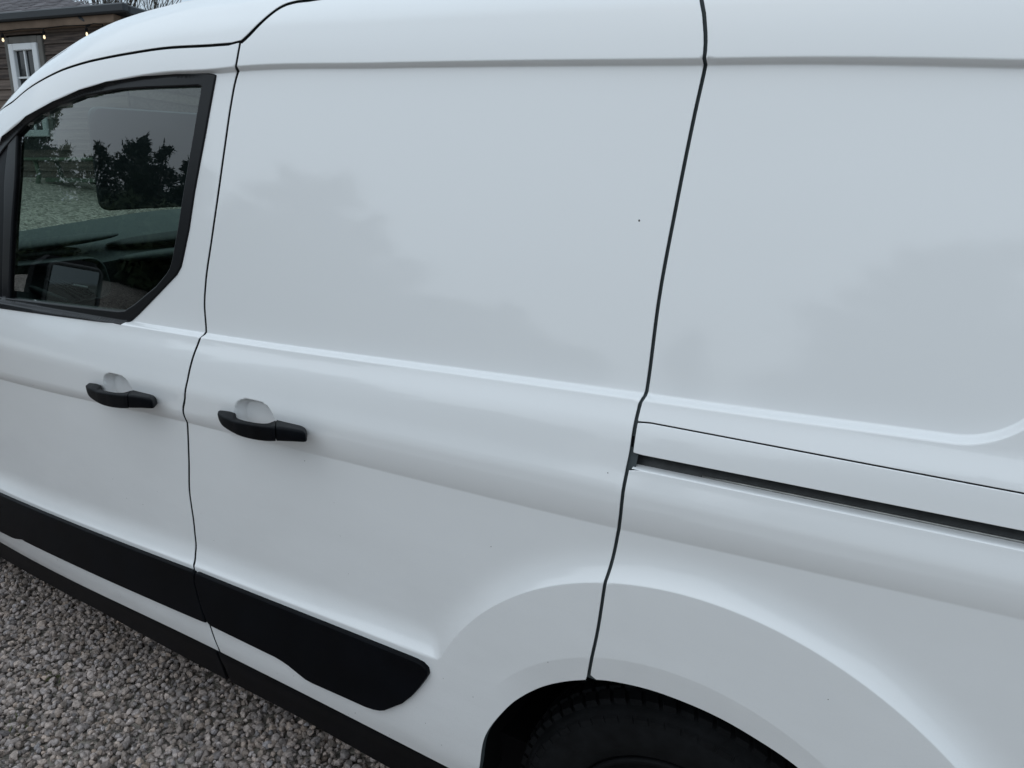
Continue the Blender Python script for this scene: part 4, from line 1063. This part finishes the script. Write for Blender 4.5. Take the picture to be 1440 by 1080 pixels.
# canopy deck behind the gutter, hipped slate roof above
m_ = MB(); m_.box(((UL + UR)/2, 1.9, HW - .06), (UR - UL + .45, 4.0, .06)); cpart('canopy_deck', m_, FASCIA)
SLATE = mat('slate', (.092, .083, .088), rough=.75, spec=.3, noise=(3.5, .55, 1.7, 9))
HIPX = sight(-.8504, .5261, .187)[0]; PIT = math.radians(24)
def hipx(d): return HIPX - d*1.75
nrow = 30
sl_me = {}
rowsd = .12
extra = MB()
cnt_sl = 0
for r_ in range(nrow):
    d0 = r_*rowsd*math.cos(PIT); z = HW + .03 + d0*math.tan(PIT)
    x1 = hipx(d0); x0 = UL - .3; wdt = .24; n_ = int((x1 - x0)/wdt) + 1
    for i in range(n_):
        xa = x1 - (i + (.5 if r_ % 2 else 0))*wdt - wdt; xb = min(xa + wdt - .006, x1)
        if xa < x0 or xb - xa < .03: continue
        l = .20*math.cos(PIT); zl_ = .20*math.sin(PIT); t = rng.uniform(.008, .016)
        v_ = [(xa, 0, t), (xb, 0, t), (xb, l, zl_), (xa, l, zl_), (xa, 0, -.002), (xb, 0, -.002)]; f_ = [(0, 1, 2, 3), (4, 5, 1, 0)]
        if xa > -1.2 and cnt_sl < 290 and r_ < 12:
            m_ = MB(); m_.add(v_, f_); o = cpart('slate', m_, SLATE); o.location = (0, d0 - .1, z); cnt_sl += 1
        else: extra.add([(p[0], p[1] + d0 - .1, p[2] + z) for p in v_], f_)
o = cpart('slate_field', extra, SLATE); o['kind'] = 'stuff'
dE = nrow*rowsd*math.cos(PIT)
m_ = MB(); m_.add([(UL - .3, -.08, HW + .02), (HIPX, -.08, HW + .02), (hipx(dE), dE, HW + .02 + dE*math.tan(PIT)), (UL - .3, dE, HW + .02 + dE*math.tan(PIT))], [(0, 1, 2, 3)])
m_.add([(HIPX, -.08, HW + .02), (HIPX + .2, dE, HW + .02), (hipx(dE), dE, HW + .02 + dE*math.tan(PIT))], [(0, 1, 2)])
cpart('roof_deck', m_, FASCIA)
# window
wf = MB()
W_, Hh = WX1 - WX0, WT - WB
for c, d in ((((WX0 + .045), -.05, (WB + WT)/2), (.09, .07, Hh)), (((WX1 - .045), -.05, (WB + WT)/2), (.09, .07, Hh)), (((WX0 + WX1)/2, -.05, WT - .045), (W_ - .18, .07, .09)), (((WX0 + WX1)/2, -.05, WB + .045), (W_ - .18, .07, .09))):
    wf.box(c, d, bev=.008)
win = cpart('window', wf, FRAMEW)
gx0, gx1, gb, gt = WX0 + .09, WX1 - .09, WB + .09, WT - .09
gbm = MB(); gbm.box(((gx0 + gx1)/2, -.045, (gb + gt)/2), (.024, .03, gt - gb))
nrw = 3
for k in range(1, nrw): gbm.box(((gx0 + gx1)/2, -.0452, gb + (gt - gb)*k/nrw), (gx1 - gx0, .026, .024))
o = link('glazing_bars', mesh(gbm.v, gbm.f, FRAMEW, False), win, world=False)
for i in range(2):
    for k in range(nrw):
        pb = MB(); a = gx0 + (gx1 - gx0)*i/2; c_ = gb + (gt - gb)*k/nrw
        pb.box((a + (gx1 - gx0)/4, -.030, c_ + (gt - gb)/nrw/2), ((gx1 - gx0)/2 - .01, .006, (gt - gb)/nrw - .01)); link('pane', mesh(pb.v, pb.f, PANE, False), win, world=False)
for nm, c, d in (('window_casing', (WX0 - .045, -.035, (WB + WT)/2 + .02), (.085, .05, Hh + .14)), ('window_casing', (WX1 + .045, -.035, (WB + WT)/2 + .02), (.085, .05, Hh + .14)), ('window_casing', ((WX0 + WX1)/2, -.033, WT + .05), (W_ - .002, .05, .09))):
    m_ = MB(); m_.box(c, d, bev=.006); cpart(nm, m_, GREYW)
# festoon lights under the eaves
BULB = bpy.data.materials.new('warm_bulb'); BULB.use_nodes = True
_b = BULB.node_tree.nodes['Principled BSDF']; _b.inputs['Base Color'].default_value = (1, .8, .5, 1); _b.inputs['Emission Color'].default_value = (1, .80, .50, 1); _b.inputs['Emission Strength'].default_value = 1.2
fl = empty('festoon_lights', (A0.x, A0.y, ZG), 'string of small lit warm bulbs hanging under the cabin eaves', 'string lights', rz=rzc)
us = [-2.6, -1.75, -.9] + [sight(*q, -.2)[0] for q in ((-.8941, .4479, .15), (-.8765, .4814, .15), (-.8561, .5167, .15))] + [UR - .1]; pts = []
for i, u_ in enumerate(us):
    pts.append((u_, -.2, HW - .23))
    if i < len(us) - 1: pts.append(((u_ + us[i+1])/2, -.2, HW - .215))
m_ = MB(); m_.tube(pts, .006, 5); link('cable', mesh(m_.v, m_.f, DARK, True), fl, world=False)
for i, u_ in enumerate(us):
    m_ = MB(); m_.tube([(u_, -.2, HW - .23), (u_, -.2, HW - .262), (u_, -.2, HW - .266), (u_, -.2, HW - .315)], [.006, .006, .018, .018], 8); s_ = link('bulb_socket', mesh(m_.v, m_.f, DARK, True), fl, world=False)
    m_ = MB(); zc = HW - .338
    m_.lathe([(.001, -.024), (.009, -.021), (.014, -.010), (.014, .0), (.011, .013), (.009, .024)], (0, 0, 0), 12)
    link('bulb', mesh([(u_ + x, -.2 + z, zc + y) for x, y, z in m_.v], m_.f, BULB, True), s_, world=False)
m_ = MB(); m_.tube([(1.62, -.14, HW - .10), (1.70, -.13, HW - .16), (1.72, -.10, HW - .22)], .03, 8); cpart('downpipe', m_, FASCIA, smooth=True)

# ------------------------------------------------------------------ trees and hedge
BARK = mat('bark', (.05, .043, .036), rough=.9, noise=(20, .6, 1.4))
def leaf_mat(name, col):
    m = mat(name, col, rough=.6, spec=.3); t = m.node_tree; b = t.nodes['Principled BSDF']
    n = nn(t, 'ShaderNodeTexNoise'); n.inputs['Scale'].default_value = 1.3; n.inputs['Detail'].default_value = 3; tc = nn(t, 'ShaderNodeTexCoord'); t.links.new(tc.outputs['Object'], n.inputs[0])
    r = nn(t, 'ShaderNodeMapRange'); r.inputs[1].default_value = .3; r.inputs[2].default_value = .7; r.inputs[3].default_value = .55; r.inputs[4].default_value = 1.5; t.links.new(n.outputs[0], r.inputs[0])
    v = nn(t, 'ShaderNodeVectorMath', operation='SCALE'); v.inputs[0].default_value = col; t.links.new(r.outputs[0], v.inputs['Scale']); t.links.new(v.outputs[0], b.inputs['Base Color'])
    return m
LEAF_D = leaf_mat('conifer_leaf', (.022, .036, .022)); LEAF_H = leaf_mat('hedge_leaf', (.045, .07, .03))
def conifer_mesh(h, r0, seed, n=7500, shape=1.0):
    r = np.random.default_rng(seed); vs_, fs = [], []
    nb_ = 46
    for i in range(nb_):
        t = (i + r.random())/nb_; z = h*(.05 + .93*t); L = r0*(1 - t**1.25)**.75*shape*r.uniform(.7, 1.2) + .12; a = r.uniform(0, 6.28)
        d = np.array([math.cos(a), math.sin(a), r.uniform(-.1, .35)]); k = int(n/nb_*(.35 + L/r0))
        for _ in range(k):
            s = r.random()**.6*L; c = np.array([0, 0, z]) + d*s + r.normal(0, .10 + .06*L, 3)*np.array([1, 1, .7])
            u = d + r.normal(0, .45, 3); u /= np.linalg.norm(u); w_ = np.cross(u, r.normal(size=3)); w_ /= np.linalg.norm(w_)
            l, b = r.uniform(.12, .28), r.uniform(.03, .065); j = len(vs_)
            vs_ += [c - w_*b, c + u*l*.5 - w_*b*.6, c + u*l, c + w_*b]; fs.append((j, j+1, j+2, j+3))
    return vs_, fs
def round_mesh(h, rx, ry, seed, n=9500):
    r = np.random.default_rng(seed); vs_, fs = [], []
    cl = [(r.uniform(-rx, rx)*.8, r.uniform(-ry, ry)*.7, h*r.uniform(.12, .82)) for _ in range(26)]
    for _ in range(n):
        c0 = cl[r.integers(0, len(cl))]; d = r.normal(size=3); d /= np.linalg.norm(d)
        c = np.array(c0) + d*np.array([rx*.42, ry*.42, h*.22])*r.random()**.4
        u = r.normal(size=3); u /= np.linalg.norm(u); w_ = np.cross(u, d); w_ /= np.linalg.norm(w_) + 1e-9
        l, b = r.uniform(.10, .22), r.uniform(.05, .09); j = len(vs_)
        vs_ += [c - w_*b, c + u*l, c + w_*b, c - u*l]; fs.append((j, j+1, j+2, j+3))
    return vs_, fs
CM = [mesh(*conifer_mesh(5.0, 1.7, 11, shape=1.0), LEAF_D, False), mesh(*conifer_mesh(5.0, 2.4, 12, shape=1.15), LEAF_D, False), mesh(*conifer_mesh(5.0, 1.3, 13), LEAF_D, False)]
tk = MB(); tk.tube([(0, 0, -.2), (.02, 0, 1.5), (-.02, .03, 3.2), (0, 0, 4.9)], [.16, .12, .07, .015], 8); TKM = mesh(tk.v, tk.f, BARK, True)
def tree(x, y, sc, k, label, group, name='conifer_tree', zs=1.0, rz=0):
    t = empty(name, (x, y, gz(x, y)), label, 'tree', group, rz)
    for nm, me in (('crown', CM[k]), ('trunk', TKM)):
        o = link(nm, me, t, world=False); o.scale = (sc, sc, sc*zs)
    return t
HM = [mesh(*round_mesh(2.4, 1.7, .8, 31), LEAF_H, False), mesh(*round_mesh(2.4, 1.7, .8, 32), LEAF_H, False)]
def polar(az, r): return (r*math.sin(math.radians(az)), EY.y + r*math.cos(math.radians(az)))
# hedge on the near side of the yard, mirrored in the paint and in the window
hg = 'shrubs of the hedge behind the camera'
HL_X = [-36, -26, -15, -9.5, -6.5, -3, 9]; HL_Y = [-4.6, -5.4, -5.8, -6.2, -8.5, -15, -16]
for i in range(19):
    x = -35 + i*2.4 + rng.uniform(-.3, .3); y = float(pchip(HL_X, HL_Y, np.array([x]))[0]) + rng.uniform(-.3, .3)
    t = empty('hedge_shrub', (x, y, gz(x, y) - .1), 'dense dark green shrub of the hedge behind the camera, mirrored in the van paint', 'shrub', hg, rng.uniform(-.3, .3))
    o = link('foliage', HM[i % 2], t, world=False); o.scale = (1, 1, (.72 if x < -6 else .5) + .25*rng.random())
    s_ = MB(); s_.tube([(0, 0, 0), (.05, 0, .5), (0, .05, 1.2)], [.05, .04, .02], 6); link('stem', mesh(s_.v, s_.f, BARK, True), t, world=False)
# trees on the near side of the yard, mirrored in the paint and in the window
gt_ = 'conifers along the near side of the yard, behind the camera'
gl_ = 'dark conifer along the near side of the gravel yard, behind the camera'
# (direction of the mirrored sight line, height of the tree's tip as a slope, kind)
for i, (az, sl, k) in enumerate(((257.5, .20, 2), (255.3, .225, 2), (252, .17, 0), (248, .175, 1), (244.7, .20, 0), (242.4, .195, 1), (239.5, .185, 0), (236, .15, 2), (231.5, .21, 1), (228.3, .225, 0), (225.2, .17, 1), (213, .07, 0), (198, .08, 2), (184, .24, 1), (180.5, .30, 0), (176.5, .32, 1), (171.5, .28, 0))):
    dx, dy = math.sin(math.radians(az)), math.cos(math.radians(az))
    rr = next(r for r in np.arange(4, 60, .2) if dy*r < float(pchip(HL_X, HL_Y, np.array([dx*r]))[0])) + .8
    x, y = dx*rr, dy*rr; h_ = sl*rr + 1.45 - gz(x, y)
    tree(x, y, h_/5, k, gl_, gt_, rz=i*1.3)
# bare tree behind the cabin
def bare_tree(x, y):
    z0 = gz(x, y); t = empty('bare_tree', (x, y, z0), 'bare winter tree with fine upright twigs behind the cabin roof', 'tree')
    r = np.random.default_rng(5); tr = MB(); tr.tube([(0, 0, -.1), (.05, 0, 1.2), (0, .05, 2.2)], [.17, .14, .11], 8); link('trunk', mesh(tr.v, tr.f, BARK, True), t, world=False)
    cr = MB()
    def grow(p, d, L, rad, lv):
        n = 4; pts = [p]; q = Vector(p); dd = Vector(d)
        for _ in range(n):
            dd = (dd + Vector(r.normal(0, .10, 3)) + Vector((0, 0, .06))).normalized(); q = q + dd*L/n; pts.append(q.copy())
        cr.tube(pts, [rad*(1 - .16*i) for i in range(n + 1)], 5 if lv < 2 else 3, cap=False)
        if lv < 4:
            for k in range((9, 6, 5, 4)[lv]):
                i = r.integers(1, n + 1); a = r.uniform(0, 6.28); sp_ = .62 if lv == 0 else .5
                grow(pts[i], (dd + Vector((math.cos(a)*sp_, math.sin(a)*sp_, .25))).normalized(), L*r.uniform(.5, .78), rad*.46, lv + 1)
    for k in range(9):
        a = k*.7; grow(Vector((0, .05, 1.8)), Vector((math.cos(a)*.55, math.sin(a)*.55, 1)).normalized(), 2.1, .040, 1)
    link('branches', mesh(cr.v, cr.f, BARK, True), t, world=False)
bare_tree(*polar(-57.3, 22))
# garden bench against the cabin's side of the yard, seen through the cab
bx_, by_ = polar(-60.2, 12.0); GREENW = mat('green_stained_timber', (.10, .13, .09), rough=.75, noise=(5, .7, 1.3))
pt = empty('garden_bench', (bx_, by_, gz(bx_, by_)), 'low green stained garden bench in front of the timber cabin, seen through the van window', 'bench', rz=rzc)
for yy in (-.16, 0, .16):
    m_ = MB(); m_.box((0, yy, .40), (1.5, .145, .035), bev=.006); link('seat_plank', mesh(m_.v, m_.f, GREENW, False), pt, world=False)
m_ = MB(); m_.box((0, 0, .13), (1.22, .10, .06), bev=.006); link('stretcher', mesh(m_.v, m_.f, GREENW, False), pt, world=False)
for xx in (-.62, .62):
    for s_ in (-1, 1):
        m_ = MB(); m_.tube([(xx*.98, s_*.16, .38), (xx*.93, s_*.17, .30), (xx*.90, s_*.17, .2), (xx*.92, s_*.19, .1), (xx, s_*.21, -.02)], .028, 8); link('leg', mesh(m_.v, m_.f, GREENW, True), pt, world=False)
